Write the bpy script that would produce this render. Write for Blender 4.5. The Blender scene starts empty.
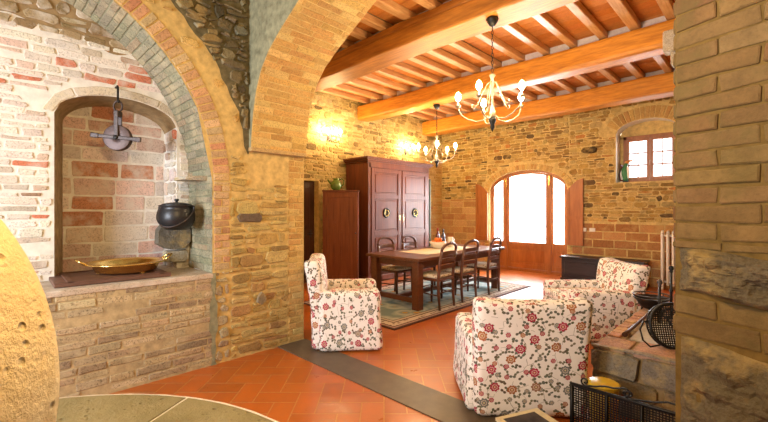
import bpy, bmesh, math, random
from mathutils import Vector, Matrix, noise as mnoise
R = random.Random(7)
PI = math.pi
sc = bpy.context.scene
COL = sc.collection
sin, cos, rad = math.sin, math.cos, math.radians

# ------------------------------------------------------------------ materials
MATS = {}
def nt(name):
    m = bpy.data.materials.new(name); m.use_nodes = True
    t = m.node_tree
    b = t.nodes['Principled BSDF']
    MATS[name] = m
    return m, t, b
def N(t, typ, **kw):
    n = t.nodes.new(typ)
    for k, v in kw.items():
        if k.startswith('i_'):
            key = k[2:]
            key = int(key) if key.isdigit() else key.replace('_', ' ')
            n.inputs[key].default_value = v
        else: setattr(n, k, v)
    return n
def L(t, a, b): t.links.new(a, b)
def math_(t, op, a, b=None, c=None):
    n = N(t, 'ShaderNodeMath', operation=op)
    for i, x in enumerate((a, b, c)):
        if x is None: continue
        if isinstance(x, (int, float)): n.inputs[i].default_value = x
        else: L(t, x, n.inputs[i])
    return n.outputs[0]
def mixc(t, fac, a, b, blend='MIX'):
    n = N(t, 'ShaderNodeMix', data_type='RGBA', blend_type=blend)
    if isinstance(fac, (int, float)): n.inputs[0].default_value = fac
    else: L(t, fac, n.inputs[0])
    for i, x in ((6, a), (7, b)):
        if isinstance(x, tuple): n.inputs[i].default_value = (*x[:3], 1)
        else: L(t, x, n.inputs[i])
    return n.outputs[2]
def ramp(t, fac, stops):
    n = N(t, 'ShaderNodeValToRGB')
    e = n.color_ramp.elements
    while len(e) < len(stops): e.new(0.5)
    for el, (p, c) in zip(e, stops):
        el.position = p; el.color = (*c, 1) if len(c) == 3 else c
    L(t, fac, n.inputs[0])
    return n.outputs[0]
def coords(t, kind='Object', scale=(1, 1, 1)):
    tc = N(t, 'ShaderNodeTexCoord')
    mp = N(t, 'ShaderNodeMapping'); mp.inputs['Scale'].default_value = scale
    L(t, tc.outputs[kind], mp.inputs[0])
    return mp.outputs[0]
def noise(t, co, scale, detail=4, rough=.6, out=0):
    n = N(t, 'ShaderNodeTexNoise', i_Scale=scale, i_Detail=detail, i_Roughness=rough)
    L(t, co, n.inputs['Vector'])
    return n.outputs[out]
def bump(t, b, h, strength=.5, dist=.01):
    n = N(t, 'ShaderNodeBump', i_Strength=strength, i_Distance=dist)
    L(t, h, n.inputs['Height']); L(t, n.outputs[0], b.inputs['Normal'])
def spec(b, v): b.inputs['Specular IOR Level'].default_value = v

def simple(name, col, rough=.5, metal=0, sp=.5, var=.12, bs=0, nscale=30, coat=0):
    m, t, b = nt(name)
    co = coords(t)
    n = noise(t, co, nscale)
    c = ramp(t, n, [(.3, tuple(x*(1-var) for x in col)), (.7, tuple(min(1, x*(1+var)) for x in col))])
    L(t, c, b.inputs['Base Color'])
    b.inputs['Roughness'].default_value = rough; b.inputs['Metallic'].default_value = metal; spec(b, sp)
    if coat: b.inputs['Coat Weight'].default_value = coat; b.inputs['Coat Roughness'].default_value = .12
    if bs: bump(t, b, n, bs, .004)
    return m
def tinted(name, rough=.9, sp=.2, bs=.6, dist=.012, var=.35, nscale=22, coarse=6, dirt=None, dirtcol=(.1, .09, .05), pit=.55, wash=.55, washcol=(.52, .37, .14)):
    """reads the per-face colour 'tint' (each brick or stone has its own colour)"""
    m, t, b = nt(name)
    a = N(t, 'ShaderNodeAttribute', attribute_name='tint')
    co = coords(t)
    n1 = noise(t, co, nscale, 6, .65); n2 = noise(t, co, coarse, 3)
    v = math_(t, 'ADD', math_(t, 'MULTIPLY', n1, var*2), 1-var)
    c = N(t, 'ShaderNodeVectorMath', operation='SCALE'); L(t, a.outputs['Color'], c.inputs[0]); L(t, v, c.inputs['Scale'])
    out = c.outputs[0]
    n3 = noise(t, co, 75, 4, .7)
    out = mixc(t, ramp(t, n3, [(.36, (pit,)*3), (.50, (0, 0, 0))]), out, (.07, .05, .025))
    out = mixc(t, ramp(t, noise(t, co, 4.5, 4, .7), [(.50, (0, 0, 0)), (.66, (wash,)*3)]), out, washcol)
    if dirt:
        f = ramp(t, n2, [(.5, (0, 0, 0)), (.68, (dirt,)*3)])
        out = mixc(t, f, out, dirtcol)
    L(t, out, b.inputs['Base Color'])
    b.inputs['Roughness'].default_value = rough; spec(b, sp)
    h = math_(t, 'ADD', n1, math_(t, 'MULTIPLY', noise(t, co, nscale*3.5, 3), .35))
    bump(t, b, h, bs, dist)
    return m
def wood(name, dark, light, rough=.4, sp=.5, grain=(40, 40, 3), bs=.15, coat=0):
    m, t, b = nt(name)
    co = coords(t, 'Object', grain)
    n = noise(t, co, 1, 6, .65)
    co2 = coords(t, 'Object', tuple(g*.25 for g in grain))
    n2 = noise(t, co2, 1, 3)
    f = math_(t, 'ADD', math_(t, 'MULTIPLY', n, .6), math_(t, 'MULTIPLY', n2, .4))
    c = ramp(t, f, [(.32, dark), (.66, light)])
    L(t, c, b.inputs['Base Color'])
    b.inputs['Roughness'].default_value = rough; spec(b, sp)
    if coat: b.inputs['Coat Weight'].default_value = coat; b.inputs['Coat Roughness'].default_value = .2
    bump(t, b, n, bs, .004)
    return m

STONE = tinted('stone_faces', bs=.8, dist=.02, dirt=.35, dirtcol=(.10, .085, .05))
BRICK = tinted('brick_faces', bs=.55, dist=.010, var=.28, pit=.5, wash=.5)
PILB = tinted('pillar_brick_faces', bs=.8, dist=.012, var=.6, pit=.22, wash=.7, washcol=(.125, .098, .040), nscale=11)
PARB = tinted('parapet_brick_faces', bs=.6, dist=.008, var=.4, pit=.7, wash=.7, washcol=(.47, .40, .26))
CLAY = tinted('clay_board_faces', bs=.2, dist=.004, var=.25, pit=.15, wash=.0)
NICHE = tinted('weathered_block_faces', bs=.5, dist=.010, var=.22, dirt=.6, dirtcol=(.66, .63, .58), pit=.5, wash=.6, washcol=(.62, .55, .50))
def mortar(name, col, var=.25):
    return simple(name, col, .95, 0, .15, var, .7, 14)
MORT_OCHRE = mortar('mortar_ochre', (.55, .40, .165))
MORT_WHITE = mortar('mortar_white', (.74, .72, .68), .12)
MORT_GREEN = mortar('mortar_greenish', (.25, .25, .165), .35)
MORT_TAN = mortar('mortar_tan', (.43, .345, .20), .3)
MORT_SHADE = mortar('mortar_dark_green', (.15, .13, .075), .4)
MORT_DARK = mortar('mortar_brown', (.30, .21, .11))
PLASTER = mortar('plaster_white', (.75, .70, .60), .1)
BEAMW = wood('beam_wood', (.36, .125, .012), (.66, .27, .028), .5, .35, (5, 40, 40), .5)
BEAMW1 = wood('dark_beam_wood', (.24, .085, .012), (.52, .20, .025), .5, .35, (4, 36, 36), .5)
RAFTW = wood('rafter_wood', (.44, .215, .075), (.66, .40, .20), .45, .4, (45, 5, 45), .3)
ARMW = wood('armoire_wood', (.075, .021, .009), (.16, .042, .015), .42, .22, (30, 30, 2.5), .08, .04)
CUPW = wood('cupboard_wood', (.10, .026, .008), (.21, .058, .017), .42, .22, (30, 30, 2), .1, .03)
TABW = wood('table_wood', (.085, .028, .013), (.15, .050, .020), .34, .4, (30, 4, 30), .08, .1)
CHAW = wood('chair_wood', (.06, .02, .01), (.13, .045, .02), .3, .55, (30, 30, 6), .05, .2)
DOORW = wood('door_wood', (.28, .085, .018), (.44, .155, .035), .42, .5, (30, 30, 3), .1)
DARKDOOR = wood('dark_door_wood', (.05, .02, .01), (.10, .04, .02), .5, .4, (30, 30, 3), .1)
CHESTW = wood('chest_wood', (.016, .010, .010), (.035, .022, .022), .35, .5, (4, 30, 30), .1)
WINW = wood('window_wood', (.24, .09, .04), (.36, .15, .07), .45, .4, (30, 30, 3), .1)
IRON = simple('black_iron', (.018, .017, .017), .45, .6, .5, .3, .3, 60)
GREYIRON = simple('grey_iron', (.085, .07, .07), .5, .7, .5, .3, .3, 60)
CASTIRON = simple('cast_iron', (.030, .032, .038), .38, .5, .6, .25, .25, 80)
BRASS = simple('brass', (.86, .60, .20), .22, 1, .5, .1, .15, 18)
WHITEMETAL = simple('white_enamel', (.80, .76, .70), .35, 0, .5, .03)
CREAMMETAL = simple('cream_metal', (.34, .28, .20), .4, .5, .5, .15)
CERAMIC = simple('white_ceramic', (.80, .74, .62), .25, 0, .5, .04)
GREENCER = simple('green_ceramic', (.10, .16, .03), .25, 0, .6, .3, 0, 25)
LINEN = simple('linen', (.72, .60, .42), .9, 0, .1, .08, .2, 120)
ORANGE = simple('orange_peel', (.80, .20, .02), .45, 0, .4, .15, .3, 150)
REDFRUIT = simple('red_peel', (.50, .05, .02), .3, 0, .5, .3, 0, 20)
BOTGLASS = simple('dark_bottle_glass', (.030, .012, .012), .12, 0, .7, .2)
BOTRED = simple('red_wine_bottle', (.10, .02, .015), .12, 0, .7, .2)
PAPER = simple('paper', (.78, .68, .45), .7, 0, .2, .08)
PAPERD = simple('cover_paper', (.045, .035, .035), .35, 0, .4, .9, 0, 12)
OLIVE = simple('olive_cover', (.10, .09, .035), .6, 0, .3, .2)
YELLOW = simple('yellow_plastic', (.60, .42, .03), .4, 0, .4, .08)
BIRDGREEN = simple('green_paint', (.03, .16, .06), .4, 0, .4, .2)
BIRDDARK = simple('dark_blue_paint', (.02, .03, .06), .4, 0, .4, .2)
BIRDORANGE = simple('orange_paint', (.55, .22, .05), .4, 0, .4, .2)
BIRDWHITE = simple('white_paint', (.85, .82, .75), .4, 0, .4, .05)
BIRDRED = simple('dark_red_paint', (.12, .02, .02), .4, 0, .4, .3)
GREENP = simple('dark_green_face', (.07, .095, .045), .5, 0, .3, .2)
SLAB = simple('threshold_stone', (.115, .082, .052), .45, 0, .4, .18, .15, 9)
ASH = simple('ash_stone', (.42, .40, .37), .8, 0, .2, .1, .3)
LEADER = simple('leather_dark', (.03, .03, .035), .5)

def mk_mill(name, a, b_, pit):
    m, t, b = nt(name)
    co = coords(t)
    n1 = noise(t, co, 5, 5); n2 = noise(t, co, 38, 6, .7)
    c = ramp(t, n1, [(.3, a), (.7, b_)])
    v = N(t, 'ShaderNodeTexVoronoi', i_Scale=34.); L(t, noise(t, co, 3, 2, .5, 1), v.inputs['Vector']) if False else L(t, co, v.inputs['Vector'])
    f = math_(t, 'MULTIPLY', ramp(t, v.outputs['Distance'], [(.12, (1, 1, 1)), (.3, (0, 0, 0))]), ramp(t, noise(t, co, 9, 3), [(.5, (0, 0, 0)), (.62, (1, 1, 1))]))
    c2 = mixc(t, math_(t, 'MULTIPLY', f, pit), c, tuple(x*.45 for x in a))
    c3 = mixc(t, math_(t, 'MULTIPLY', n2, .35), c2, tuple(x*.6 for x in a))
    L(t, c3, b.inputs['Base Color']); b.inputs['Roughness'].default_value = .9; spec(b, .2)
    h = math_(t, 'SUBTRACT', n2, math_(t, 'MULTIPLY', f, .8))
    bump(t, b, h, 1., .014)
    return m
MILL_UP = mk_mill('millstone_pale', (.66, .48, .24), (.82, .68, .42), 1.)
MILL_BED = mk_mill('millstone_olive', (.22, .18, .08), (.31, .255, .125), .5)

# glass
m, t, b = nt('window_glass')
GLASS = m
tr = N(t, 'ShaderNodeBsdfTransparent'); gl = N(t, 'ShaderNodeBsdfGlossy', i_Roughness=.05)
lw = N(t, 'ShaderNodeFresnel', i_IOR=1.25)
mx = N(t, 'ShaderNodeMixShader'); L(t, lw.outputs[0], mx.inputs[0]); L(t, tr.outputs[0], mx.inputs[1]); L(t, gl.outputs[0], mx.inputs[2])
L(t, mx.outputs[0], t.nodes['Material Output'].inputs[0])
m, t, b = nt('sheer_cloth')
SHEER = m
tr = N(t, 'ShaderNodeBsdfTransparent'); tl = N(t, 'ShaderNodeBsdfTranslucent'); tl.inputs[0].default_value = (.9, .9, .88, 1)
mx = N(t, 'ShaderNodeMixShader'); mx.inputs[0].default_value = .45; L(t, tr.outputs[0], mx.inputs[1]); L(t, tl.outputs[0], mx.inputs[2])
L(t, mx.outputs[0], t.nodes['Material Output'].inputs[0])
def emis(name, col, s):
    m, t, b = nt(name)
    b.inputs['Base Color'].default_value = (*col, 1)
    b.inputs['Emission Color'].default_value = (*col, 1); b.inputs['Emission Strength'].default_value = s
    return m
BULB = emis('lit_bulb', (1, .74, .40), 520)
BULBS = emis('lit_sconce_bulb', (1, .70, .34), 620)

# floor tile
m, t, b = nt('terracotta_tile'); TILE = m
a = N(t, 'ShaderNodeAttribute', attribute_name='tint'); co = coords(t)
n1 = noise(t, co, 9, 5); n2 = noise(t, co, 60, 3)
v = math_(t, 'ADD', math_(t, 'MULTIPLY', n1, .5), .75)
c = N(t, 'ShaderNodeVectorMath', operation='SCALE'); L(t, a.outputs['Color'], c.inputs[0]); L(t, v, c.inputs['Scale'])
L(t, c.outputs[0], b.inputs['Base Color'])
L(t, ramp(t, n1, [(.3, (.27,)*3), (.7, (.42,)*3)]), b.inputs['Roughness']); spec(b, .5)
bump(t, b, n2, .06, .003)
GROUT = simple('floor_grout', (.54, .29, .115), .9)

# floral slip-cover
def floral():
    m, t, b = nt('floral_cotton')
    uv = coords(t, 'UV')
    ns = N(t, 'ShaderNodeTexNoise', i_Scale=9., i_Detail=2.); L(t, uv, ns.inputs['Vector'])
    base = mixc(t, noise(t, uv, 12, 3), (.85, .80, .765), (.79, .735, .695))
    cur = base
    # vines
    wob = N(t, 'ShaderNodeVectorMath', operation='MULTIPLY_ADD'); L(t, ns.outputs['Color'], wob.inputs[0]); wob.inputs[1].default_value = (.05, .05, 0); L(t, uv, wob.inputs[2])
    ve = N(t, 'ShaderNodeTexVoronoi', voronoi_dimensions='2D', feature='DISTANCE_TO_EDGE', i_Scale=10.5); L(t, wob.outputs[0], ve.inputs['Vector'])
    vine = math_(t, 'LESS_THAN', ve.outputs['Distance'], .016)
    vine = math_(t, 'MULTIPLY', vine, math_(t, 'GREATER_THAN', noise(t, uv, 16, 1), .50))
    cur = mixc(t, math_(t, 'MULTIPLY', vine, .75), cur, (.20, .17, .12))
    def cells(scale, rnd, off):
        o = N(t, 'ShaderNodeVectorMath', operation='ADD'); L(t, uv, o.inputs[0]); o.inputs[1].default_value = (off, off*.7, 0)
        v = N(t, 'ShaderNodeTexVoronoi', voronoi_dimensions='2D', i_Scale=scale, i_Randomness=rnd); L(t, o.outputs[0], v.inputs['Vector'])
        d = N(t, 'ShaderNodeVectorMath', operation='SUBTRACT'); L(t, o.outputs[0], d.inputs[0]); L(t, v.outputs['Position'], d.inputs[1])
        ln = N(t, 'ShaderNodeVectorMath', operation='LENGTH'); L(t, d.outputs[0], ln.inputs[0])
        s = N(t, 'ShaderNodeSeparateXYZ'); L(t, d.outputs[0], s.inputs[0])
        ang = math_(t, 'ARCTAN2', s.outputs[1], s.outputs[0])
        sr = N(t, 'ShaderNodeSeparateColor'); L(t, v.outputs['Color'], sr.inputs[0])
        return ln.outputs['Value'], ang, sr.outputs[0], sr.outputs[1], sr.outputs[2]
    def inv(x): return math_(t, 'SUBTRACT', 1., x)
    # leaves: pairs of pointed lobes
    for scale, off, size, c1, c2, keep in ((19, 3.1, .021, (.10, .11, .06), (.24, .21, .14), .38), (15, 7.7, .023, (.13, .09, .06), (.14, .16, .13), .50)):
        ln, ang, r1, r2, r3 = cells(scale, 1., off)
        th = math_(t, 'ADD', ang, math_(t, 'MULTIPLY', r1, 6.28))
        lob = math_(t, 'POWER', math_(t, 'ABSOLUTE', math_(t, 'COSINE', math_(t, 'MULTIPLY', th, 1.0))), 1.6)
        mask = math_(t, 'LESS_THAN', ln, math_(t, 'MULTIPLY', lob, size))
        mask = math_(t, 'MULTIPLY', mask, math_(t, 'GREATER_THAN', r2, keep))
        cur = mixc(t, mask, cur, mixc(t, r3, c1, c2))
    # flowers, two sizes
    for scale, off, size, keep in ((10.0, 1.3, .018, .30), (6.2, 0.2, .034, .06)):
        ln, ang, r1, r2, r3 = cells(scale, .75, off)
        pet = math_(t, 'ADD', math_(t, 'MULTIPLY', math_(t, 'ABSOLUTE', math_(t, 'COSINE', math_(t, 'MULTIPLY', math_(t, 'ADD', ang, math_(t, 'MULTIPLY', r2, 6)), 4))), .26), .78)
        rr = math_(t, 'DIVIDE', ln, math_(t, 'MULTIPLY', pet, size))
        ok = math_(t, 'GREATER_THAN', r1, keep)
        c = ramp(t, r3, [(0, (.42, .022, .075)), (.52, (.34, .022, .05)), (.56, (.42, .16, .055)), (.72, (.33, .115, .04)), (.76, (.20, .20, .18)), (1, (.16, .17, .16))])
        c = N(t, 'ShaderNodeMix', data_type='RGBA').outputs[2] if False else c
        m0 = math_(t, 'MULTIPLY', math_(t, 'LESS_THAN', rr, 1.), ok)
        mring = math_(t, 'MULTIPLY', math_(t, 'MULTIPLY', math_(t, 'LESS_THAN', rr, .62), math_(t, 'GREATER_THAN', rr, .45)), ok)
        mc = math_(t, 'MULTIPLY', math_(t, 'LESS_THAN', rr, .2), ok)
        cur = mixc(t, m0, cur, c)
        cur = mixc(t, math_(t, 'MULTIPLY', mring, .75), cur, (.74, .60, .50))
        cur = mixc(t, mc, cur, (.62, .50, .30))
    L(t, cur, b.inputs['Base Color'])
    b.inputs['Roughness'].default_value = .85; spec(b, .15)
    bump(t, b, noise(t, uv, 7, 3), .25, .02)
    return m
FLORAL = floral()
def seatfab():
    m, t, b = nt('patterned_seat_fabric')
    co = coords(t)
    v = N(t, 'ShaderNodeTexVoronoi', i_Scale=30.); L(t, co, v.inputs['Vector'])
    c = ramp(t, v.outputs['Distance'], [(.25, (.36, .25, .16)), (.42, (.70, .60, .46))])
    L(t, c, b.inputs['Base Color']); b.inputs['Roughness'].default_value = .9
    return m
SEATFAB = seatfab()
def rugmat(hx, hy):
    m, t, b = nt('woven_rug')
    co = coords(t)
    s = N(t, 'ShaderNodeSeparateXYZ'); L(t, co, s.inputs[0])
    dx = math_(t, 'SUBTRACT', hx, math_(t, 'ABSOLUTE', s.outputs[0])); dy = math_(t, 'SUBTRACT', hy, math_(t, 'ABSOLUTE', s.outputs[1]))
    d = math_(t, 'MINIMUM', dx, dy)
    f = math_(t, 'DIVIDE', d, 1.0)
    v = N(t, 'ShaderNodeTexVoronoi', i_Scale=4.2); L(t, co, v.inputs['Vector'])
    v2 = N(t, 'ShaderNodeTexVoronoi', i_Scale=16.); L(t, co, v2.inputs['Vector'])
    field = ramp(t, v.outputs['Distance'], [(.0, (.55, .30, .07)), (.16, (.50, .33, .12)), (.22, (.24, .31, .30)), (.5, (.45, .50, .46)), (.75, (.20, .28, .28))])
    sp = ramp(t, v2.outputs['Distance'], [(.2, (.12, .07, .06)), (.42, (.56, .50, .42))])
    n = N(t, 'ShaderNodeValToRGB'); n.color_ramp.interpolation = 'CONSTANT'
    stops = [(0, (.07, .035, .03)), (.045, (.36, .25, .20)), (.085, (.10, .05, .045)), (.105, (.52, .46, .38)), (.20, (.09, .05, .045)), (.225, (.5, .44, .36)), (.27, (.14, .10, .09)), (.29, (1, 1, 1))]
    e = n.color_ramp.elements
    while len(e) < len(stops): e.new(.5)
    for el, (p, c) in zip(e, stops): el.position = p; el.color = (*c, 1)
    L(t, f, n.inputs[0])
    isband = math_(t, 'MULTIPLY', math_(t, 'GREATER_THAN', d, .105), math_(t, 'LESS_THAN', d, .20))
    c = mixc(t, isband, n.outputs[0], sp)
    c = mixc(t, math_(t, 'GREATER_THAN', d, .29), c, field)
    L(t, c, b.inputs['Base Color']); b.inputs['Roughness'].default_value = .95; spec(b, .1)
    bump(t, b, noise(t, co, 150, 2), .3, .003)
    return m

# ------------------------------------------------------------------ mesh builder
class MB:
    def __init__(s): s.v = []; s.f = []; s.mi = []; s.tint = []; s.sm = []; s.M = Matrix()
    def add(s, vs, fs, mi=0, tint=(1, 1, 1), smooth=False):
        o = len(s.v); M = s.M
        s.v += [tuple(M @ Vector(p)) for p in vs]
        for f in fs:
            s.f.append([i+o for i in f]); s.mi.append(mi); s.tint.append(tint); s.sm.append(smooth)
        return s
    def quad(s, a, b, c, d, mi=0, tint=(1, 1, 1)): return s.add([a, b, c, d], [(0, 1, 2, 3)], mi, tint)
    def box(s, lo, hi, mi=0, tint=(1, 1, 1), bev=0, seg=2, smooth=False, deform=None, cuts=0):
        bm = bmesh.new(); bmesh.ops.create_cube(bm, size=1)
        for v in bm.verts: v.co = Vector([(lo[i]+hi[i])/2 + v.co[i]*(hi[i]-lo[i]) for i in range(3)])
        if bev: bmesh.ops.bevel(bm, geom=bm.edges[:], offset=bev, segments=seg, profile=.5, affect='EDGES')
        if cuts:
            lim = max(hi[i]-lo[i] for i in range(3))/cuts
            for ax in range(3):
                k = max(1, int(round((hi[ax]-lo[ax])/lim)))
                for j in range(1, k):
                    p = [0, 0, 0]; p[ax] = lo[ax]+(hi[ax]-lo[ax])*j/k; nn = [0, 0, 0]; nn[ax] = 1
                    bmesh.ops.bisect_plane(bm, geom=bm.verts[:]+bm.edges[:]+bm.faces[:], plane_co=p, plane_no=nn)
        bm.verts.index_update()
        vs = [v.co.copy() for v in bm.verts]
        if deform: vs = [deform(v) for v in vs]
        fs = [[v.index for v in f.verts] for f in bm.faces]
        bm.free()
        return s.add(vs, fs, mi, tint, smooth)
    def tube(s, path, r, n=8, mi=0, cap=True, closed=False, tint=(1, 1, 1)):
        path = [Vector(p) for p in path]; m = len(path)
        rs = r if isinstance(r, (list, tuple)) else [r]*m
        vs = []; fs = []; prev = None
        for i, p in enumerate(path):
            if closed: tg = path[(i+1) % m]-path[i-1]
            else: tg = path[min(i+1, m-1)]-path[max(i-1, 0)]
            tg.normalize()
            if prev is None:
                up = Vector((0, 0, 1)) if abs(tg.z) < .9 else Vector((1, 0, 0))
                u = tg.cross(up).normalized()
            else:
                u = (prev-tg*prev.dot(tg)).normalized()
            prev = u; w = tg.cross(u)
            for k in range(n):
                a = 2*PI*k/n; vs.append(p+(u*cos(a)+w*sin(a))*rs[i])
        for i in range(m if closed else m-1):
            for k in range(n):
                fs.append((i*n+k, i*n+(k+1) % n, ((i+1) % m)*n+(k+1) % n, ((i+1) % m)*n+k))
        s.add(vs, fs, mi, tint, True)
        if cap and not closed:
            o = len(s.v)-len(vs)
            s.f.append([o+k for k in range(n)][::-1]); s.mi.append(mi); s.tint.append(tint); s.sm.append(False)
            s.f.append([o+(m-1)*n+k for k in range(n)]); s.mi.append(mi); s.tint.append(tint); s.sm.append(False)
        return s
    def lathe(s, prof, c=(0, 0, 0), n=24, mi=0, tint=(1, 1, 1), smooth=True, close=False):
        vs = []; fs = []; m = len(prof)
        for (r, z) in prof:
            for k in range(n):
                a = 2*PI*k/n; vs.append((c[0]+r*cos(a), c[1]+r*sin(a), c[2]+z))
        for i in range(m-1 if not close else m):
            for k in range(n):
                j = (i+1) % m
                fs.append((i*n+k, i*n+(k+1) % n, j*n+(k+1) % n, j*n+k))
        if not close:
            if prof[0][0] > 1e-5: fs.append(tuple(range(n))[::-1])
            if prof[-1][0] > 1e-5: fs.append(tuple((m-1)*n+k for k in range(n)))
        return s.add(vs, fs, mi, tint, smooth)
    def prism(s, poly, mapf, h0, h1, mi=0, tint=(1, 1, 1)):
        n = len(poly)
        vs = [mapf(p[0], p[1], h0) for p in poly]+[mapf(p[0], p[1], h1) for p in poly]
        fs = [tuple(range(n))[::-1], tuple(range(n, 2*n))]+[(i, (i+1) % n, n+(i+1) % n, n+i) for i in range(n)]
        return s.add(vs, fs, mi, tint)
    def build(s, name, mats, parent=None, uv=False, loc=None, rotz=0, weld=False, fixn=True):
        me = bpy.data.meshes.new(name)
        me.from_pydata(s.v, [], s.f)
        if not isinstance(mats, (list, tuple)): mats = [mats]
        for m in mats: me.materials.append(m)
        me.polygons.foreach_set('material_index', s.mi)
        me.polygons.foreach_set('use_smooth', s.sm)
        at = me.attributes.new('tint', 'FLOAT_COLOR', 'CORNER')
        buf = []
        for p, tn in zip(s.f, s.tint): buf += [tn[0], tn[1], tn[2], 1.]*len(p)
        at.data.foreach_set('color', buf)
        if fixn:
            bm = bmesh.new(); bm.from_mesh(me); bmesh.ops.recalc_face_normals(bm, faces=bm.faces[:]); bm.to_mesh(me); bm.free()
        if uv:
            ul = me.uv_layers.new(name='UV')
            for p in me.polygons:
                nn = p.normal; ax = max(range(3), key=lambda i: abs(nn[i]))
                for li in p.loop_indices:
                    c = me.vertices[me.loops[li].vertex_index].co
                    ul.data[li].uv = ((c.y+3.3, c.z), (c.x, c.z), (c.x+5.2, c.y+2.7))[ax]
        o = bpy.data.objects.new(name, me); COL.objects.link(o)
        if parent: o.parent = parent
        if loc is not None: o.location = loc
        if rotz: o.rotation_euler.z = rotz
        return o
def tag(o, label, cat, group=None):
    o['label'] = label; o['category'] = cat
    if group: o['group'] = group
    return o
def thing(name, label, cat, loc=(0, 0, 0), rotz=0, group=None):
    o = bpy.data.objects.new(name, None); o.empty_display_size = .1; COL.objects.link(o)
    o.location = loc; o.rotation_euler = (0, 0, rotz)
    return tag(o, label, cat, group)
def struct(o): o['kind'] = 'structure'; return o
def copy_tree(o, parent=None):
    c = o.copy(); COL.objects.link(c)
    if parent: c.parent = parent
    for ch in list(o.children): copy_tree(ch, c)
    return c

# ------------------------------------------------------------------ masonry
def vary(c, a=.12):
    k = 1+R.uniform(-a, a)
    return tuple(max(.005, x*k*(1+R.uniform(-.04, .04))) for x in c)
def stone(mb, mapf, s0, s1, t0, t1, h, mi, tint, jit=.006, rnd=.25):
    w = s1-s0; hh = t1-t0; cr = min(w, hh)*rnd
    pts = [(s0+cr, t0), (s1-cr, t0), (s1, t0+cr), (s1, t1-cr), (s1-cr, t1), (s0+cr, t1), (s0, t1-cr), (s0, t0+cr)]
    if w > .16:
        pts.insert(1, ((s0+s1)/2, t0)); pts.insert(6, ((s0+s1)/2, t1))
    pts = [(a+R.uniform(-jit, jit), b+R.uniform(-jit, jit)) for a, b in pts]
    cx, cy = (s0+s1)/2, (t0+t1)/2; n = len(pts)
    e = min(.007, min(w, hh)*.16)
    def inset(k): return [(cx+(a-cx)*(1-2*k/w), cy+(b-cy)*(1-2*k/hh)) for a, b in pts]
    tl, tt = R.uniform(-.3, .3)*h, R.uniform(-.3, .3)*h
    vs = [mapf(a, b, -.012) for a, b in pts]+[mapf(a, b, h*.6) for a, b in inset(e*.25)]
    vs += [mapf(a, b, h+tl*(a-cx)/w+tt*(b-cy)/hh) for a, b in inset(e)]
    fs = []
    for r_ in range(2):
        for i in range(n): fs.append((r_*n+i, r_*n+(i+1) % n, (r_+1)*n+(i+1) % n, (r_+1)*n+i))
    fs.append(tuple(range(2*n, 3*n)))
    mb.add(vs, fs, mi, tint)
def courses(mb, mapf, s0, s1, t0, t1, rh, sw, gap, h, mi, pal, allowed=None, jit=.006, rnd=.25, rubble=0., skip=0., stag=True, var=.14, hv=.5):
    """rows of bricks or stones; rh and sw are (min, max) row heights and widths"""
    t = t0; k = 0
    while t < t1-.02:
        H = R.uniform(*rh)
        if t+H > t1: H = t1-t
        s = s0-(R.uniform(0, sw[0]) if stag else 0)
        if stag and sw[1]-sw[0] < .03: s = s0-(sw[0]*.5 if k % 2 else 0)
        while s < s1:
            W = R.uniform(*sw)
            a, b_ = max(s, s0), min(s+W, s1)
            if b_-a > .03:
                parts = [(a, b_, t, t+H)]
                if rubble and R.random() < rubble and H > .075:
                    q = R.uniform(.4, .6); parts = [(a, b_, t, t+H*q), (a, b_, t+H*q, t+H)]
                    if b_-a > .2 and R.random() < .5:
                        e = R.uniform(.35, .65)
                        parts = [(a, a+(b_-a)*e, t, t+H*q), (a+(b_-a)*e, b_, t, t+H*q), (a, b_, t+H*q, t+H)]
                for (p, q, u, v) in parts:
                    if skip and R.random() < skip: continue
                    g = gap*R.uniform(.6, 1.4)/2
                    dt = R.uniform(-.25, .25)*gap*(1+4*bool(rubble))
                    p2, q2, u2, v2 = p+g, q-g, u+g+dt*.4, v-g+dt*.4
                    if q2-p2 < .02 or v2-u2 < .015: continue
                    if allowed:
                        ok = all(allowed(x, y) for x in (p2, q2, (p2+q2)/2) for y in (u2, v2))
                        if not ok:
                            # try a shorter stone
                            done = False
                            for fr in (.6, .35):
                                for (x0, x1) in ((p2, p2+(q2-p2)*fr), (q2-(q2-p2)*fr, q2)):
                                    if x1-x0 > .03 and all(allowed(x, y) for x in (x0, x1) for y in (u2, v2)):
                                        p2, q2 = x0, x1; done = True; break
                                if done: break
                            if not done: continue
                    c = R.choices([x[0] for x in pal], [x[1] for x in pal])[0]
                    stone(mb, mapf, p2, q2, u2, v2, h*R.uniform(1-hv, 1+hv), mi, vary(c, var), jit, rnd)
            s += W
        t += H; k += 1
def wall_cols(mb, mapf, s0, s1, t0, t1, ops, mi=0, tint=(1, 1, 1)):
    br = {s0, s1}
    for (a, b_, bot, top) in ops:
        for i in range(25): br.add(max(s0, min(s1, a+(b_-a)*i/24)))
    br = sorted(br)
    for a, b_ in zip(br, br[1:]):
        if b_-a < 1e-6: continue
        m_ = (a+b_)/2
        op = [o for o in ops if o[0] < m_ < o[1]]
        if not op: mb.quad(mapf(a, t0, 0), mapf(b_, t0, 0), mapf(b_, t1, 0), mapf(a, t1, 0), mi, tint); continue
        for o in op[:1]:
            if o[2] > t0+1e-4: mb.quad(mapf(a, t0, 0), mapf(b_, t0, 0), mapf(b_, o[2], 0), mapf(a, o[2], 0), mi, tint)
            mb.quad(mapf(a, o[3](a), 0), mapf(b_, o[3](b_), 0), mapf(b_, t1, 0), mapf(a, t1, 0), mi, tint)
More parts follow.
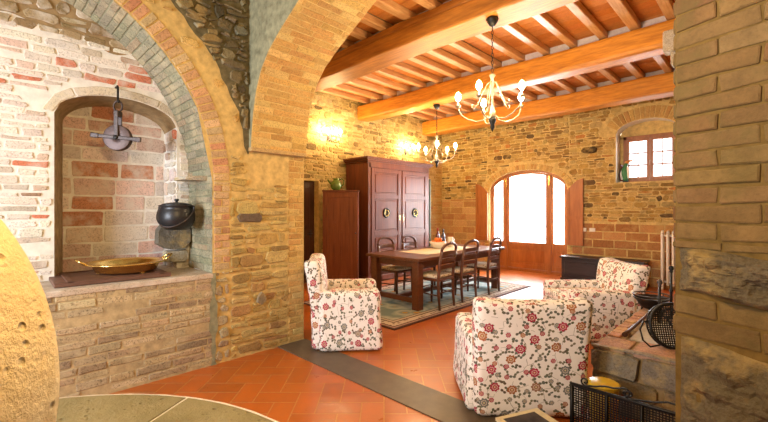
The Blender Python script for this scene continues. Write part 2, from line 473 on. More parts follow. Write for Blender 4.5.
def outline(a, b_, bot, top, n=32, sill=False):
    pts = [(a, bot), (a, top(a))]
    for i in range(1, n): x = a+(b_-a)*(1-cos(PI*i/n))/2; pts.append((x, top(x)))
    pts += [(b_, top(b_)), (b_, bot)]
    if sill: pts.append((a, bot))
    return pts
class Arc:
    """a polyline in wall coordinates, walked by length"""
    def __init__(s, pts):
        s.p = [Vector(q) for q in pts]; s.c = [0.]
        for a, b_ in zip(s.p, s.p[1:]): s.c.append(s.c[-1]+(b_-a).length)
        s.len = s.c[-1]
    def at(s, l):
        l = max(0, min(s.len-1e-6, l)); i = 0
        while i < len(s.c)-2 and s.c[i+1] < l: i += 1
        f = (l-s.c[i])/max(1e-9, s.c[i+1]-s.c[i])
        p = s.p[i].lerp(s.p[i+1], f)
        def dr(j): j = max(0, min(len(s.p)-2, j)); return (s.p[j+1]-s.p[j]).normalized()
        tg = (dr(i) if .25 < f < .75 else (dr(i)+dr(i+1 if f >= .75 else i-1)))
        tg = tg.normalized() if tg.length > 1e-6 else dr(i)
        return p, tg, Vector((-tg.y, tg.x))
def strip(mb, mapf, pts, h0, h1, mi=0, inset=None, tint=(1, 1, 1)):
    for i, (p, q) in enumerate(zip(pts, pts[1:])):
        p2, q2 = (inset(*p), inset(*q)) if inset else (p, q)
        mb.quad(mapf(p[0], p[1], h0), mapf(q[0], q[1], h0), mapf(q2[0], q2[1], h1), mapf(p2[0], p2[1], h1), mi, tint)

# palettes (colour, weight)
P_OCHRE = [((.46, .29, .085), 5), ((.36, .215, .065), 4), ((.53, .36, .125), 4), ((.27, .16, .055), 2.5), ((.42, .31, .13), 2), ((.13, .08, .04), 1.2), ((.46, .20, .06), 1.2)]
P_LEFT = [((.52, .39, .16), 5), ((.42, .30, .11), 4), ((.60, .47, .22), 4), ((.31, .22, .08), 2), ((.20, .14, .06), 1.2)]
P_PIER = [((.50, .36, .125), 5), ((.43, .29, .095), 4), ((.55, .42, .17), 4), ((.35, .23, .085), 2), ((.20, .15, .09), .5), ((.40, .22, .09), 1)]
P_YBRICK = [((.57, .37, .13), 5), ((.53, .33, .11), 4), ((.60, .43, .17), 3), ((.50, .29, .10), 2)]
P_PBRICK = [((.54, .37, .22), 5), ((.52, .31, .18), 4), ((.56, .42, .25), 3), ((.50, .26, .15), 2)]
P_BLOCK = [((.40, .19, .075), 5), ((.36, .16, .06), 4), ((.44, .225, .09), 3), ((.33, .15, .065), 2)]
P_WHITE = [((.72, .68, .62), 6), ((.66, .61, .56), 4), ((.62, .48, .41), 2.5), ((.55, .20, .12), 2.0), ((.48, .42, .36), 1.2), ((.36, .24, .17), .5)]
P_NICHE = [((.64, .48, .42), 4), ((.58, .39, .34), 3), ((.68, .60, .55), 4), ((.52, .24, .15), 1.6), ((.62, .57, .54), 3)]
P_GREEN = [((.30, .285, .20), 5), ((.27, .255, .175), 4), ((.33, .31, .22), 3), ((.32, .255, .17), 1.5)]
P_PARA = [((.46, .37, .23), 5), ((.40, .32, .20), 4), ((.52, .43, .28), 3), ((.34, .26, .17), 2), ((.28, .22, .15), 1)]
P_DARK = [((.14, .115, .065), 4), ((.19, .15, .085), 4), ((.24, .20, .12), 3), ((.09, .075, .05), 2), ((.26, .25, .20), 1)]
P_PILLAR = [((.165, .105, .048), 6), ((.175, .115, .052), 5), ((.155, .085, .042), 1.5), ((.185, .128, .060), 3)]

# ================================================================== SETTING
XL, YB, YA, YF = -6.45, 8.9, 2.53, 1.88       # left wall, back wall, far and near face of the arch wall
XP, XR = -3.72, -.26                          # pier face, right pillar edge
ZC = 3.87
XRW = .75                                     # right wall of the living room
# ---- floor
mb = MB()
mb.quad((XL-.2, -2.6, 0), (2.2, -2.6, 0), (2.2, YB+.4, 0), (XL-.2, YB+.4, 0), 0)
ca, sa = cos(rad(44.3)), sin(rad(44.3))
W = .165
def infloor(x, y):
    if y < -2.5 or y > YB+.1: return False
    if y > YA: return XL-.1 < x < XRW+.1
    if y > YF: return XP-.05 < x < .6
    return XP-.05 < x < 1.9
TC = [(.43, .108, .014), (.41, .102, .013), (.45, .116, .016), (.395, .096, .013)]
for i in range(-75, 75):
    for j in range(-25, 75):
        c = (i-j) % 4
        if c == 0: w, h = 2, 1
        elif c == 3: w, h = 1, 2
        else: continue
        cx, cy = (i+w/2)*W, (j+h/2)*W
        x = ca*cx-sa*cy; y = sa*cx+ca*cy
        if not infloor(x, y): continue
        g = .0045; tn = vary(R.choice(TC), .05)
        vs = []
        for (a, b_) in ((i*W+g, j*W+g), ((i+w)*W-g, j*W+g), ((i+w)*W-g, (j+h)*W-g), (i*W+g, (j+h)*W-g)):
            vs.append((ca*a-sa*b_, sa*a+ca*b_, .003))
        mb.add(vs, [(0, 1, 2, 3)], 1, tn)
struct(mb.build('floor', [GROUT, TILE], fixn=False))
mb = MB(); mb.box((XP+.0, 2.20, -.02), (XR+.1, YA+.02, .012), 0, bev=.004)
struct(mb.build('trim_threshold', SLAB))

# ---- back wall
def mB(s, t, h): return Vector((s, YB-h, t))
DX0, DX1, DSP, DRISE = -5.01, -3.14, 1.93, .45
def dtop(x, g=0):
    k = (x-(DX0+DX1)/2)/((DX1-DX0)/2+g); return DSP+(DRISE+g)*math.sqrt(max(0, 1-k*k))
WX0, WX1, WS, WSP = -2.20, -1.18, 2.0, 2.95
def wtop(x, g=0):
    k = (x-(WX0+WX1)/2)/((WX1-WX0)/2+g); return WSP+(.25+g)*math.sqrt(max(0, 1-k*k))
mb = MB()
ops = [(DX0, DX1, 0, dtop), (WX0, WX1, WS, wtop)]
wall_cols(mb, mB, XL-.2, XRW+.2, 0, 4.0, ops, 0)
def okB(x, z):
    if DX0-.02 < x < DX1+.02 and z < dtop(min(max(x, DX0), DX1))+.02: return False
    dx, dz = (x-(DX0+DX1)/2)/((DX1-DX0)/2+.16), (z-DSP)/(DRISE+.16)
    if z > DSP and dx*dx+dz*dz < 1: return False
    if WX0-.02 < x < WX1+.02 and WS-.03 < z < wtop(min(max(x, WX0), WX1))+.02: return False
    dx, dz = (x-(WX0+WX1)/2)/((WX1-WX0)/2+.25), (z-WSP)/(.25+.25)
    if z > WSP and dx*dx+dz*dz < 1: return False
    return True
DL, DR = 1.74, 1.20
courses(mb, mB, XL, DX0-.12, 0, DL, (.165, .175), (.36, .42), .016, .008, 2, [((.50, .27, .12), 4), ((.46, .23, .10), 3), ((.53, .32, .15), 2)], okB, .003, .06)
courses(mb, mB, DX1+.1, XRW, 0, DR, (.165, .175), (.39, .42), .018, .008, 2, P_BLOCK, okB, .003, .06)
courses(mb, mB, XL, DX0-.05, DL+.01, 3.95, (.05, .12), (.07, .30), .014, .013, 1, P_OCHRE, okB, .010, .3, .3)
courses(mb, mB, DX0-.05, DX1+.05, 1.75, 3.95, (.05, .12), (.07, .30), .014, .013, 1, P_OCHRE, okB, .010, .3, .3)
courses(mb, mB, DX1+.05, XRW, DR+.01, 3.95, (.05, .12), (.07, .30), .014, .013, 1, P_OCHRE, okB, .010, .3, .3)
# jamb bricks beside the door
courses(mb, mB, DX0-.12, DX0-.005, 0, DSP, (.07, .08), (.2, .22), .012, .01, 2, P_YBRICK, None, .003, .1)
courses(mb, mB, DX1+.005, DX1+.10, 0, DSP, (.07, .08), (.2, .22), .012, .01, 2, P_YBRICK, None, .003, .1)
# brick arch over the door and over the window
def ringmap(arc, base):
    def f(a, b_, h):
        p, tg, nn = arc.at(a); q = p+nn*b_; return base(q.x, q.y, h)
    return f
arcD = Arc([(x, dtop(x)) for x in [DX0+(DX1-DX0)*(1-cos(PI*i/40))/2 for i in range(41)]])
courses(mb, ringmap(arcD, mB), 0, arcD.len, .01, .14, (.13, .131), (.066, .072), .012, .012, 2, P_YBRICK, None, .002, .08)
arcW = Arc([(x, wtop(x)) for x in [WX0+(WX1-WX0)*(1-cos(PI*i/30))/2 for i in range(31)]])
courses(mb, ringmap(arcW, mB), .08, arcW.len-.08, .01, .24, (.23, .231), (.07, .078), .014, .014, 2, [((.50, .31, .11), 3), ((.44, .25, .09), 2)], None, .002, .08)
# dark put-log stone sticking out
stone(mb, mB, -2.83, -2.55, 2.64, 2.75, .07, 1, (.05, .03, .02), .012, .3)
# reveals
strip(mb, mB, outline(DX0, DX1, 0, dtop), 0, -.30, 0)
strip(mb, mB, outline(WX0, WX1, WS, wtop, sill=True), 0, -.36, 3)
struct(mb.build('wall_back', [MORT_OCHRE, STONE, BRICK, PLASTER]))

# ---- French door
def mD(s, t, h): return Vector((s, YB+.12-h, t))
door = bpy.data.objects.new('door_1', None); COL.objects.link(door); struct(door)
door.location = ((DX0+DX1)/2, YB+.12, 0); door['label'] = 'arched wooden French door with three bright glass lights'
def rel(o, par):
    o.matrix_parent_inverse = Matrix.Translation(-Vector(par.location)); return o
fw = .042
fr = MB()
po = outline(DX0, DX1, 0, dtop, 40); pi_ = []
for (x, z) in po:
    k = (x-(DX0+DX1)/2)/((DX1-DX0)/2)
    pi_.append(((DX0+DX1)/2+k*((DX1-DX0)/2-fw), z if z < .01 else (DSP+(z-DSP)*(DRISE-fw)/DRISE if z > DSP else z)))
for i in range(len(po)-1):
    a, b_, c, d = po[i], po[i+1], pi_[i+1], pi_[i]
    fr.prism([a, b_, c, d], mD, -.04, .05)
for x in (-4.60, -3.55):
    fr.box((x-.036, YB+.07, 0), (x+.036, YB+.16, dtop(x)-.03), bev=.006)
fr.box((DX0+.03, YB+.075, 0), (DX1-.03, YB+.155, .07), bev=.004)
rel(fr.build('door_frame', DOORW, door), door)
def lite(x0, x1, name):
    """one leaf: stiles, rails, lower panel; and its pane"""
    z0, z1 = .60, .69
    g = .048
    mbx = MB()
    def top(x):
        k = (x-(DX0+DX1)/2)/((DX1-DX0)/2-fw); return DSP+(DRISE-fw)*math.sqrt(max(0, 1-k*k))
    for (a, b_) in ((x0, x0+g), (x1-g, x1)):
        pts = [(a, .075), (b_, .075), (b_, top(b_)-.002), ((a+b_)/2, top((a+b_)/2)-.002), (a, top(a)-.002)]
        mbx.prism(pts, mD, -.025, .03)
    n = 14
    for i in range(n):
        a = x0+g+(x1-x0-2*g)*i/n; b_ = x0+g+(x1-x0-2*g)*(i+1)/n
        mbx.prism([(a, top(a)-g), (b_, top(b_)-g), (b_, top(b_)-.002), (a, top(a)-.002)], mD, -.025, .03)
    mbx.box((x0+g, YB+.09, z0-.04), (x1-g, YB+.145, z1)); mbx.box((x0+g, YB+.09, .075), (x1-g, YB+.145, .17))
    leaf = rel(mbx.build('door_leaf', DOORW, door), door)
    p = MB(); p.box((x0+g-.005, YB+.105, .165), (x1-g+.005, YB+.135, z0-.035))
    p.box((x0+g+.05, YB+.094, .22), (x1-g-.05, YB+.125, z0-.09), bev=.01, seg=1)
    q = p.build('door_panel', DOORW); q.parent = leaf
    gl_ = MB()
    poly = [(x0+g-.004, z1-.004), (x1-g+.004, z1-.004)]
    for i in range(n+1):
        x = x1-g+.004-(x1-x0-2*g+.008)*i/n; poly.append((x, top(x)-g+.004))
    gl_.prism(poly, mD, -.004, .004)
    q = gl_.build('window_glass', GLASS); q.parent = leaf
    # thin rail for a half curtain
    ro = MB(); zr = 1.81
    ro.tube([(x0+g, YB+.075, zr), (x1-g, YB+.075, zr)], .006, 6)
    q = ro.build('curtain_rod', GREYIRON); q.parent = leaf
    cu = MB(); nn = 40; vs = []; fs = []
    for i in range(nn+1):
        x = x0+g+.005+(x1-x0-2*g-.01)*i/nn; y = YB+.072+.010*sin(i*1.6)
        zb = .72+.018*abs(sin(i*PI/8))
        vs += [(x, y, zr), (x, y, zb)]
    for i in range(nn): fs.append((2*i, 2*i+1, 2*i+3, 2*i+2))
    cu.add(vs, fs, 0, smooth=True)
    q = cu.build('sheer_curtain', SHEER, fixn=False); q.parent = leaf
    return leaf
lite(DX0+fw, -4.638, 'l'); lite(-4.562, -3.588, 'c'); lite(-3.512, DX1-fw, 'r')
for x in (-4.60, -3.55):
    bo = MB(); bo.box((x-.018, YB+.045, 2.00), (x+.018, YB+.07, 2.22), bev=.004)
    rel(bo.build('brass_bolt', BRASS, door), door)
hd = MB(); hd.tube([(-3.63, YB+.09, 1.08), (-3.63, YB+.04, 1.08), (-3.74, YB+.04, 1.08)], .010, 8)
rel(hd.build('door_handle', GREYIRON, door), door)
# folded shutters against the wall either side
def shutter(xh, xo, lab):
    s_ = 1 if xo > xh else -1; w = abs(xo-xh)
    def m_(a, b_, h): return Vector((xh+s_*a, YB-.035-h, b_))
    mbx = MB(); n = 8
    top = lambda a: 1.87+.24*math.sin(min(1, a/w)*PI/2)
    poly = [(0.004, .70), (w, .70)]+[(w*(1-i/n)+.004*(i/n), top(w*(1-i/n))) for i in range(n+1)]
    mbx.prism(poly, m_, -.02, .02)
    for (a, b_) in ((.004, .05), (w-.05, w)):
        mbx.prism([(a, .70), (b_, .70), (b_, top(b_)), (a, top(a))], m_, .02, .032)
    for (z0, z1) in ((.70, .80), (1.25, 1.33)):
        mbx.prism([(.05, z0), (w-.05, z0), (w-.05, z1), (.05, z1)], m_, .02, .032)
    o = rel(mbx.build('shutter', DOORW, door), door); o['label'] = lab
shutter(DX1+.012, -2.80, 'folded wooden shutter on the right of the French door')
shutter(DX0-.012, -5.36, 'folded wooden shutter on the left of the French door')

# ---- small window
win = bpy.data.objects.new('window_1', None); COL.objects.link(win); struct(win)
win.location = ((WX0+WX1)/2, YB+.3, WS); win['label'] = 'small wooden casement window in an arched white reveal'
wx0, wx1, wz0, wz1, wy = WX0+.07, WX1-.03, WS+.0, 2.93, YB+.26
mbx = MB()
for lo, hi in (((wx0, wy, wz0), (wx0+.06, wy+.08, wz1)), ((wx1-.06, wy, wz0), (wx1, wy+.08, wz1)), ((wx0, wy, wz0), (wx1, wy+.08, wz0+.06)), ((wx0, wy, wz1-.07), (wx1, wy+.08, wz1))):
    mbx.box(lo, hi, bev=.005)
rel(mbx.build('window_frame', WINW, win), win)
xm = (wx0+wx1)/2
for (a, b_) in ((wx0+.055, xm), (xm, wx1-.055)):
    mbx = MB(); y0, y1 = wy-.015, wy+.04; z0, z1 = wz0+.05, wz1-.06; g = .055
    for lo, hi in (((a+.002, y0, z0), (a+g, y1, z1)), ((b_-g, y0, z0), (b_-.002, y1, z1)), ((a+g, y0, z0), (b_-g, y1, z0+g)), ((a+g, y0, z1-g), (b_-g, y1, z1))):
        mbx.box(lo, hi, bev=.004)
    for k in (1, 2):
        zz = z0+g+(z1-z0-2*g)*k/3; mbx.box((a+g, y0+.012, zz-.014), (b_-g, y1-.01, zz+.014))
    mbx.box(((a+b_)/2-.009, y0+.014, z0+g), ((a+b_)/2+.009, y1-.012, z1-g))
    sash = rel(mbx.build('window_sash', WINW, win), win)
    g2 = MB(); g2.box((a+g-.005, wy+.008, z0+g-.005), (b_-g+.005, wy+.014, z1-g+.005))
    q = g2.build('window_glass', GLASS); q.parent = sash
mbx = MB(); mbx.tube([(xm, wy-.015, 2.42), (xm, wy-.05, 2.42), (xm, wy-.05, 2.33)], .008, 6)
rel(mbx.build('window_handle', CREAMMETAL, win), win)
# tympanum over the frame, sides
mbx = MB()
def mW(s, t, h): return Vector((s, wy+.06-h, t))
n = 20
for i in range(n):
    a = WX0+(WX1-WX0)*i/n; b_ = WX0+(WX1-WX0)*(i+1)/n
    mbx.quad(mW(a, wz1-.02, 0), mW(b_, wz1-.02, 0), mW(b_, wtop(b_)+.02, 0), mW(a, wtop(a)+.02, 0))
mbx.quad(mW(WX0-.02, WS-.02, 0), mW(wx0+.01, WS-.02, 0), mW(wx0+.01, wz1, 0), mW(WX0-.02, wz1, 0))
mbx.quad(mW(wx1-.01, WS-.02, 0), mW(WX1+.02, WS-.02, 0), mW(WX1+.02, wz1, 0), mW(wx1-.01, wz1, 0))
rel(mbx.build('window_surround', MORT_OCHRE, win), win)
# ---- left wall of the living room with its dark door
def mL(s, t, h): return Vector((XL+h, s, t))
LD0, LD1, LDZ = 3.82, 4.74, 2.03
mb = MB()
wall_cols(mb, mL, YA-.1, YB+.2, 0, 4.0, [(LD0, LD1, 0, lambda s: LDZ)], 0)
okL = lambda s, z: not (LD0-.02 < s < LD1+.02 and z < LDZ+.02)
courses(mb, mL, YA, 7.45, 0, 3.95, (.05, .14), (.08, .34), .018, .015, 1, P_LEFT, okL, .012, .3, .25)
courses(mb, mL, 7.45, YB-.03, 0, 2.75, (.068, .08), (.22, .25), .014, .012, 2, P_YBRICK, None, .004, .1)
courses(mb, mL, 7.45, YB-.03, 2.75, 3.95, (.05, .14), (.08, .34), .018, .015, 1, P_LEFT, None, .012, .3, .25)
strip(mb, mL, [(LD0, 0), (LD0, LDZ), (LD1, LDZ), (LD1, 0)], 0, -.25)
struct(mb.build('wall_left', [MORT_OCHRE, STONE, BRICK]))
d2 = bpy.data.objects.new('door_2', None); COL.objects.link(d2); struct(d2); d2.location = (XL-.15, (LD0+LD1)/2, 0)
mb = MB(); mb.box((XL-.2, LD0, 0), (XL-.15, LD1, LDZ))
for z0, z1 in ((.15, .95), (1.1, 1.9)):
    mb.box((XL-.152, LD0+.12, z0), (XL-.135, LD1-.12, z1), bev=.01, seg=1)
rel(mb.build('door_leaf', DARKDOOR, d2), d2)
mb = MB(); mb.tube([(XL-.15, LD1-.09, .98), (XL-.09, LD1-.09, .98), (XL-.09, LD1-.20, .98)], .011, 8); mb.box((XL-.15, LD1-.11, .90), (XL-.145, LD1-.07, 1.06))
rel(mb.build('door_handle', GREYIRON, d2), d2)

# ---- right wall of the living room (behind the pillar)
mb = MB()
mb.quad((XRW, 1.5, 0), (XRW, YB+.2, 0), (XRW, YB+.2, 4), (XRW, 1.5, 4))
def mR(s, t, h): return Vector((XRW-h, s, t))
courses(mb, mR, 2.6, YB, 0, 3.9, (.08, .16), (.2, .45), .03, .02, 1, P_OCHRE, None, .012, .3)
struct(mb.build('wall_right', [MORT_OCHRE, STONE]))

# ---- arch wall: profile of the opening
PROF = [(-3.68, 2.05), (-3.665, 2.2), (-3.63, 2.42), (-3.57, 2.62), (-3.47, 2.80), (-3.33, 2.94), (-3.14, 3.06), (-2.88, 3.20), (-2.55, 3.37), (-2.25, 3.47), (-1.97, 3.50)]
PROF = PROF+[(-3.80-x, z) for x, z in PROF[-2::-1]]
def atop(x):
    for (a, za), (b_, zb) in zip(PROF, PROF[1:]):
        if a <= x <= b_: return za+(zb-za)*(x-a)/(b_-a+1e-9)
    return 2.05
mb = MB()
def mAf(s, t, h): return Vector((s, YF-h, t))
def mAb(s, t, h): return Vector((s, YA+h, t))
for a, b_ in zip(PROF, PROF[1:]):
    for f in (mAf, mAb): mb.quad(f(a[0], a[1], 0), f(b_[0], b_[1], 0), f(b_[0], 4.2, 0), f(a[0], 4.2, 0), 0)
for f, mi in ((mAf, 0), (mAb, 0)):
    mb.quad(f(-3.73, 2.05, 0), f(-3.68, 2.05, 0), f(-3.68, 4.2, 0), f(-3.73, 4.2, 0), mi)
mb.quad(mAb(XL-.1, 0, 0), mAb(XP, 0, 0), mAb(XP, 4.2, 0), mAb(XL-.1, 4.2, 0), 1)
arcA = Arc(PROF)
strip(mb, lambda s, t, h: Vector((s, YF+h, t)), PROF, 0, YA-YF, 1)
def mSoff(s, t, h):
    p, tg, nn = arcA.at(t); q = p-nn*h
    return Vector((q.x, YF+s, q.y))
courses(mb, mSoff, .0, YA-YF, 0, arcA.len, (.060, .066), (.24, .29), .007, .005, 2, P_YBRICK, None, .004, .06)
# impost edge at the spring of the arch
mb.box((-3.73, YF-.005, 2.035), (-3.66, YA+.003, 2.075), 2, (.50, .35, .17), bev=.008)
struct(mb.build('wall_arch', [MORT_GREEN, MORT_OCHRE, BRICK]))

# ---- left wall of the vaulted room: pier, blind arch, hearth niche
def mP(s, t, h): return Vector((XP+h, s, t))
RC, RZ, RR = -.12, 1.72, 1.64          # blind arch centre, spring, radius
R0, R1, LEDGE = RC-RR, RC+RR, .86
def rtop(s): return RZ+math.sqrt(max(0, RR*RR-(s-RC)**2))
mb = MB()
wall_cols(mb, mP, -2.6, YF, 0, 4.3, [(R0, R1, LEDGE, rtop)], 0)
mb.quad(mP(YF, 0, 0), mP(YA, 0, 0), mP(YA, 2.04, 0), mP(YF, 2.04, 0), 0)
mb.quad(Vector((XP, YA, 0)), Vector((XP-.1, YA, 0)), Vector((XP-.1, YA, 2.04)), Vector((XP, YA, 2.04)), 0)
arcR = Arc([(R1, RZ-.0)]+[(RC+RR*cos(PI*i/60), RZ+RR*sin(PI*i/60)) for i in range(1, 61)])
def ringR(a, b_, h):
    p, tg, nn = arcR.at(a); q = p-nn*b_; return mP(q.x, q.y, h)
RW1, RW2 = .17, .36
courses(mb, ringR, 0, arcR.len, .005, RW1, (.16, .161), (.066, .073), .008, .006, 2, P_PBRICK, None, .003, .06)
def okP(s, z):
    if z < LEDGE+.0: return True
    if R0 < s < R1+RW1+.01 and z < RZ: return not (s < R1+.005)
    return (s-RC)**2+(z-RZ)**2 > (RR+RW1+.01)**2
# band of mortared rubble outside the ring, then dark rubble above
def okBand(s, z): 
    d = math.hypot(s-RC, z-RZ); return okP(s, z) and (z < RZ or d < RR+RW2)
def okDark(s, z): return z > RZ and math.hypot(s-RC, z-RZ) > RR+RW2
courses(mb, mP, R1+.01, R1+RW1, LEDGE+.02, RZ, (.062, .07), (.15, .16), .009, .006, 2, P_PBRICK, None, .004, .08)
courses(mb, mP, R1+RW1, YA-.2, .02, 2.03, (.05, .15), (.09, .33), .022, .012, 1, P_PIER, okBand, .012, .28, .3)
courses(mb, mP, R1+.02, R1+RW1, .02, LEDGE+.02, (.07, .12), (.14, .17), .03, .015, 1, P_PARA, None, .01, .3)
courses(mb, mP, YA-.2, YA-.005, .02, 2.03, (.062, .07), (.12, .20), .009, .007, 2, P_YBRICK, None, .004, .1)
courses(mb, mP, -.5, YF-.02, 2.05, 4.2, (.06, .14), (.08, .3), .05, .012, 1, P_YBRICK, okBand, .016, .35, .2, skip=.45)
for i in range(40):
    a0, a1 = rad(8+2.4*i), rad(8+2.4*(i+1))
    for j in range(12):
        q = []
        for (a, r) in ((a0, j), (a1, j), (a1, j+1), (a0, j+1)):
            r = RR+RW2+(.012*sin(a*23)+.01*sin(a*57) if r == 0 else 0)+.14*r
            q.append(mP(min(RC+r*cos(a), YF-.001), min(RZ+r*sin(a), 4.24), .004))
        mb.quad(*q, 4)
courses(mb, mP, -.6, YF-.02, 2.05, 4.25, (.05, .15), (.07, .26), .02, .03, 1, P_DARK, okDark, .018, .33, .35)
# one big dark stone and a ringed hole stone in the pier
stone(mb, mP, 1.76, 2.02, 1.33, 1.42, .03, 1, (.16, .12, .09), .008, .3)
stone(mb, mP, 1.96, 2.06, .48, .62, .03, 1, (.30, .24, .16), .008, .4)
mb.quad(mP(-2.55, 0, .002), mP(R1+.02, 0, .002), mP(R1+.02, LEDGE, .002), mP(-2.55, LEDGE, .002), 6)
for i in range(24):
    z0, z1 = LEDGE*i/24, LEDGE*(i+1)/24
    f0, f1 = .012*sin(z0*11)+.008*sin(z0*31), .012*sin(z1*11)+.008*sin(z1*31)
    mb.quad(mP(R1-.02+f0, z0, .011), mP(R1+.035-f0, z0, .011), mP(R1+.035-f1, z1, .011), mP(R1-.02+f1, z1, .011), 3)
# parapet under the ledge, weathered brick courses
courses(mb, mP, -2.5, R1+.02, .02, LEDGE-.01, (.056, .070), (.18, .32), .010, .005, 5, P_PARA, None, .004, .08, hv=.8)
# intrados of the blind arch
XB = -4.30
strip(mb, lambda s, t, h: Vector((XP+h, s, t)), [(R1, LEDGE), (R1, RZ)], 0, XB-XP, 3)
strip(mb, lambda s, t, h: Vector((XP+h, s, t)), [(p.x, p.y) for p in arcR.p]+[(R0, LEDGE)], 0, XB-XP, 3)
def intr(s, t, h):     # s depth from the front, t along the arch from the ledge on the right
    if t < RZ-LEDGE: return Vector((XP-s, R1-h, LEDGE+t))
    p, tg, nn = arcR.at(t-(RZ-LEDGE)); q = p+nn*h
    return Vector((XP-s, q.x, q.y))
courses(mb, intr, .0, XP-XB, .0, arcR.len+RZ-LEDGE, (.060, .070), (.26, .36), .006, .007, 5, P_GREEN, None, .004, .08)
# a flat light stone sticking out of the right cheek, over the cauldron
stone(mb, intr, .10, .40, 1.73-LEDGE, 1.78-LEDGE, .20, 1, (.55, .52, .44), .008, .2)
struct(mb.build('wall_pier', [MORT_OCHRE, STONE, BRICK, MORT_GREEN, MORT_SHADE, PARB, MORT_TAN]))
# recess wall with the niche
NX = -4.65
N0, N1, NSP = .44, 1.40, 2.27
def ntop(s, g=0):
    k = (s-(N0+N1)/2)/((N1-N0)/2+g); return NSP+(.22+g)*math.sqrt(max(0, 1-k*k))
def mN(s, t, h): return Vector((XB+h, s, t))
mb = MB()
wall_cols(mb, mN, R0-.05, R1+.05, LEDGE-.02, 3.5, [(N0, N1, LEDGE-.02, ntop)], 0)
def okN(s, z):
    if N0-.01 < s < N1+.01 and z < ntop(min(max(s, N0), N1))+.01: return False
    k = (s-(N0+N1)/2)/((N1-N0)/2+.1); q = (z-NSP)/.32
    if z > NSP and k*k+q*q < 1: return False
    return True
courses(mb, mN, R0, R1, LEDGE, 2.95, (.045, .085), (.12, .32), .014, .007, 1, P_WHITE, okN, .008, .18, .15, skip=.05)
zw = lambda s: 2.95+.05*sin(s*5)+.03*sin(s*13)
for i in range(60):
    a, b_ = -.6+1.9*i/60, -.6+1.9*(i+1)/60
    mb.quad(mN(a, zw(a), .003), mN(b_, zw(b_), .003), mN(b_, 3.4, .003), mN(a, 3.4, .003), 2)
courses(mb, mN, R0, R1, 2.93, 3.45, (.06, .13), (.10, .28), .02, .012, 1, [((.34, .26, .15), 3), ((.26, .19, .10), 3), ((.40, .33, .21), 2)], okN, .012, .3, .3)
arcN = Arc([(s, ntop(s)) for s in [N0+(N1-N0)*(1-cos(PI*i/24))/2 for i in range(25)]])
courses(mb, ringmap(arcN, mN), .0, arcN.len, .004, .085, (.08, .081), (.30, .40), .006, .008, 1, [((.66, .58, .45), 2), ((.62, .53, .42), 2)], None, .003, .1)
inn = lambda s, t: ((N0+N1)/2+(s-(N0+N1)/2)*(.80 if s < .92 else .98), t if t < NSP else t-.03)
po = outline(N0, N1, LEDGE-.02, ntop)
strip(mb, mN, po[:-2], 0, NX-XB, 2, inset=inn); strip(mb, mN, po[-3:], 0, NX-XB, 0, inset=inn)  # left jamb and head brown: their shade is put into the mortar colour
courses(mb, lambda s, t, h: Vector((XB-s, N1-.005-h, t)), .0, .34, LEDGE, NSP, (.07, .16), (.14, .3), .02, .02, 1, P_WHITE, None, .01, .3)
mb.quad(Vector((NX, N0-.02, LEDGE-.02)), Vector((NX, N1+.02, LEDGE-.02)), Vector((NX, N1+.02, 2.6)), Vector((NX, N0-.02, 2.6)), 0)
def mNb(s, t, h): return Vector((NX+h, s, t))
courses(mb, mNb, N0+.05, N1-.01, LEDGE, 2.5, (.12, .17), (.26, .40), .018, .006, 1, P_NICHE, None, .006, .08)
struct(mb.build('wall_niche', [MORT_WHITE, NICHE, MORT_DARK]))
# ledge
mb = MB(); mb.box((NX-.02, R0, LEDGE-.045), (XP+.012, R1+.005, LEDGE), 0, (.52, .44, .35), bev=.006)
mb.M = Matrix()
struct(mb.build('trim_ledge', NICHE))
# dark stone bracket that carries the cauldron
PX, PY, PZ = -4.00, 1.30, 1.335
mb = MB()
stone(mb, mN, 1.20, 1.50, 1.06, 1.33, .09, 0, (.17, .155, .13), .015, .25); stone(mb, mN, 1.26, 1.50, .93, 1.05, .05, 0, (.45, .42, .35), .012, .25)
struct(mb.build('trim_bracket', STONE))

# ---- right pillar, coursed brick and rough stone
ang = math.atan2(-.334, .942)
ux, uy = cos(ang), sin(ang)
def mQ(s, t, h): return Vector((XR+ux*s+uy*h, YF+uy*s-ux*h, t))
mb = MB()
base = [(XR, YF), (XR+ux*1.6, YF+uy*1.6), (XR+1.7, YA), (XR, YA)]
n = 4
for i in range(n):
    a, b_ = base[i], base[(i+1) % n]; mb.quad((*a, 0), (*b_, 0), (*b_, 4.3), (*a, 4.3), 0)
def rough(s0, s1, t0, t1, h, c):
    """a large hewn block with a broken face"""
    nu, nv = 40, 26; vs = []; fs = []
    ph = [R.uniform(0, 6) for _ in range(6)]
    for j in range(nv+1):
        for i in range(nu+1):
            a, b_ = i/nu, j/nv
            e = min(1, min(a, 1-a, b_, 1-b_)*7)
            q = Vector((a*(s1-s0)*9+ph[0], b_*(t1-t0)*13+a*1.5, ph[1])); hh = -.012+(h+.012)*e**.6+e*(.030*(mnoise.fractal(q, .9, 2.1, 5))+.018*mnoise.ridged_multi_fractal(q*.7, .9, 2.0, 4, 1., 2.)-.02)
            vs.append(mQ(s0+(s1-s0)*a+R.uniform(-.0015, .0015), t0+(t1-t0)*b_+.012*sin(a*7+ph[2]), hh))
    for j in range(nv):
        for i in range(nu): fs.append((j*(nu+1)+i, j*(nu+1)+i+1, (j+1)*(nu+1)+i+1, (j+1)*(nu+1)+i))
    mb.add(vs, fs, 2, c)
rows = [(.0, .30, 'x'), (.31, .54, 'R'), (.55, .97, 'x'), (.975, 1.048, 'b'), (1.052, 1.125, 'b'), (1.13, 1.30, 'R'), (1.303, 1.335, 't')]
z = 1.338
while z < 4.2: rows.append((z, z+.064, 'b')); z += .066
k = 0
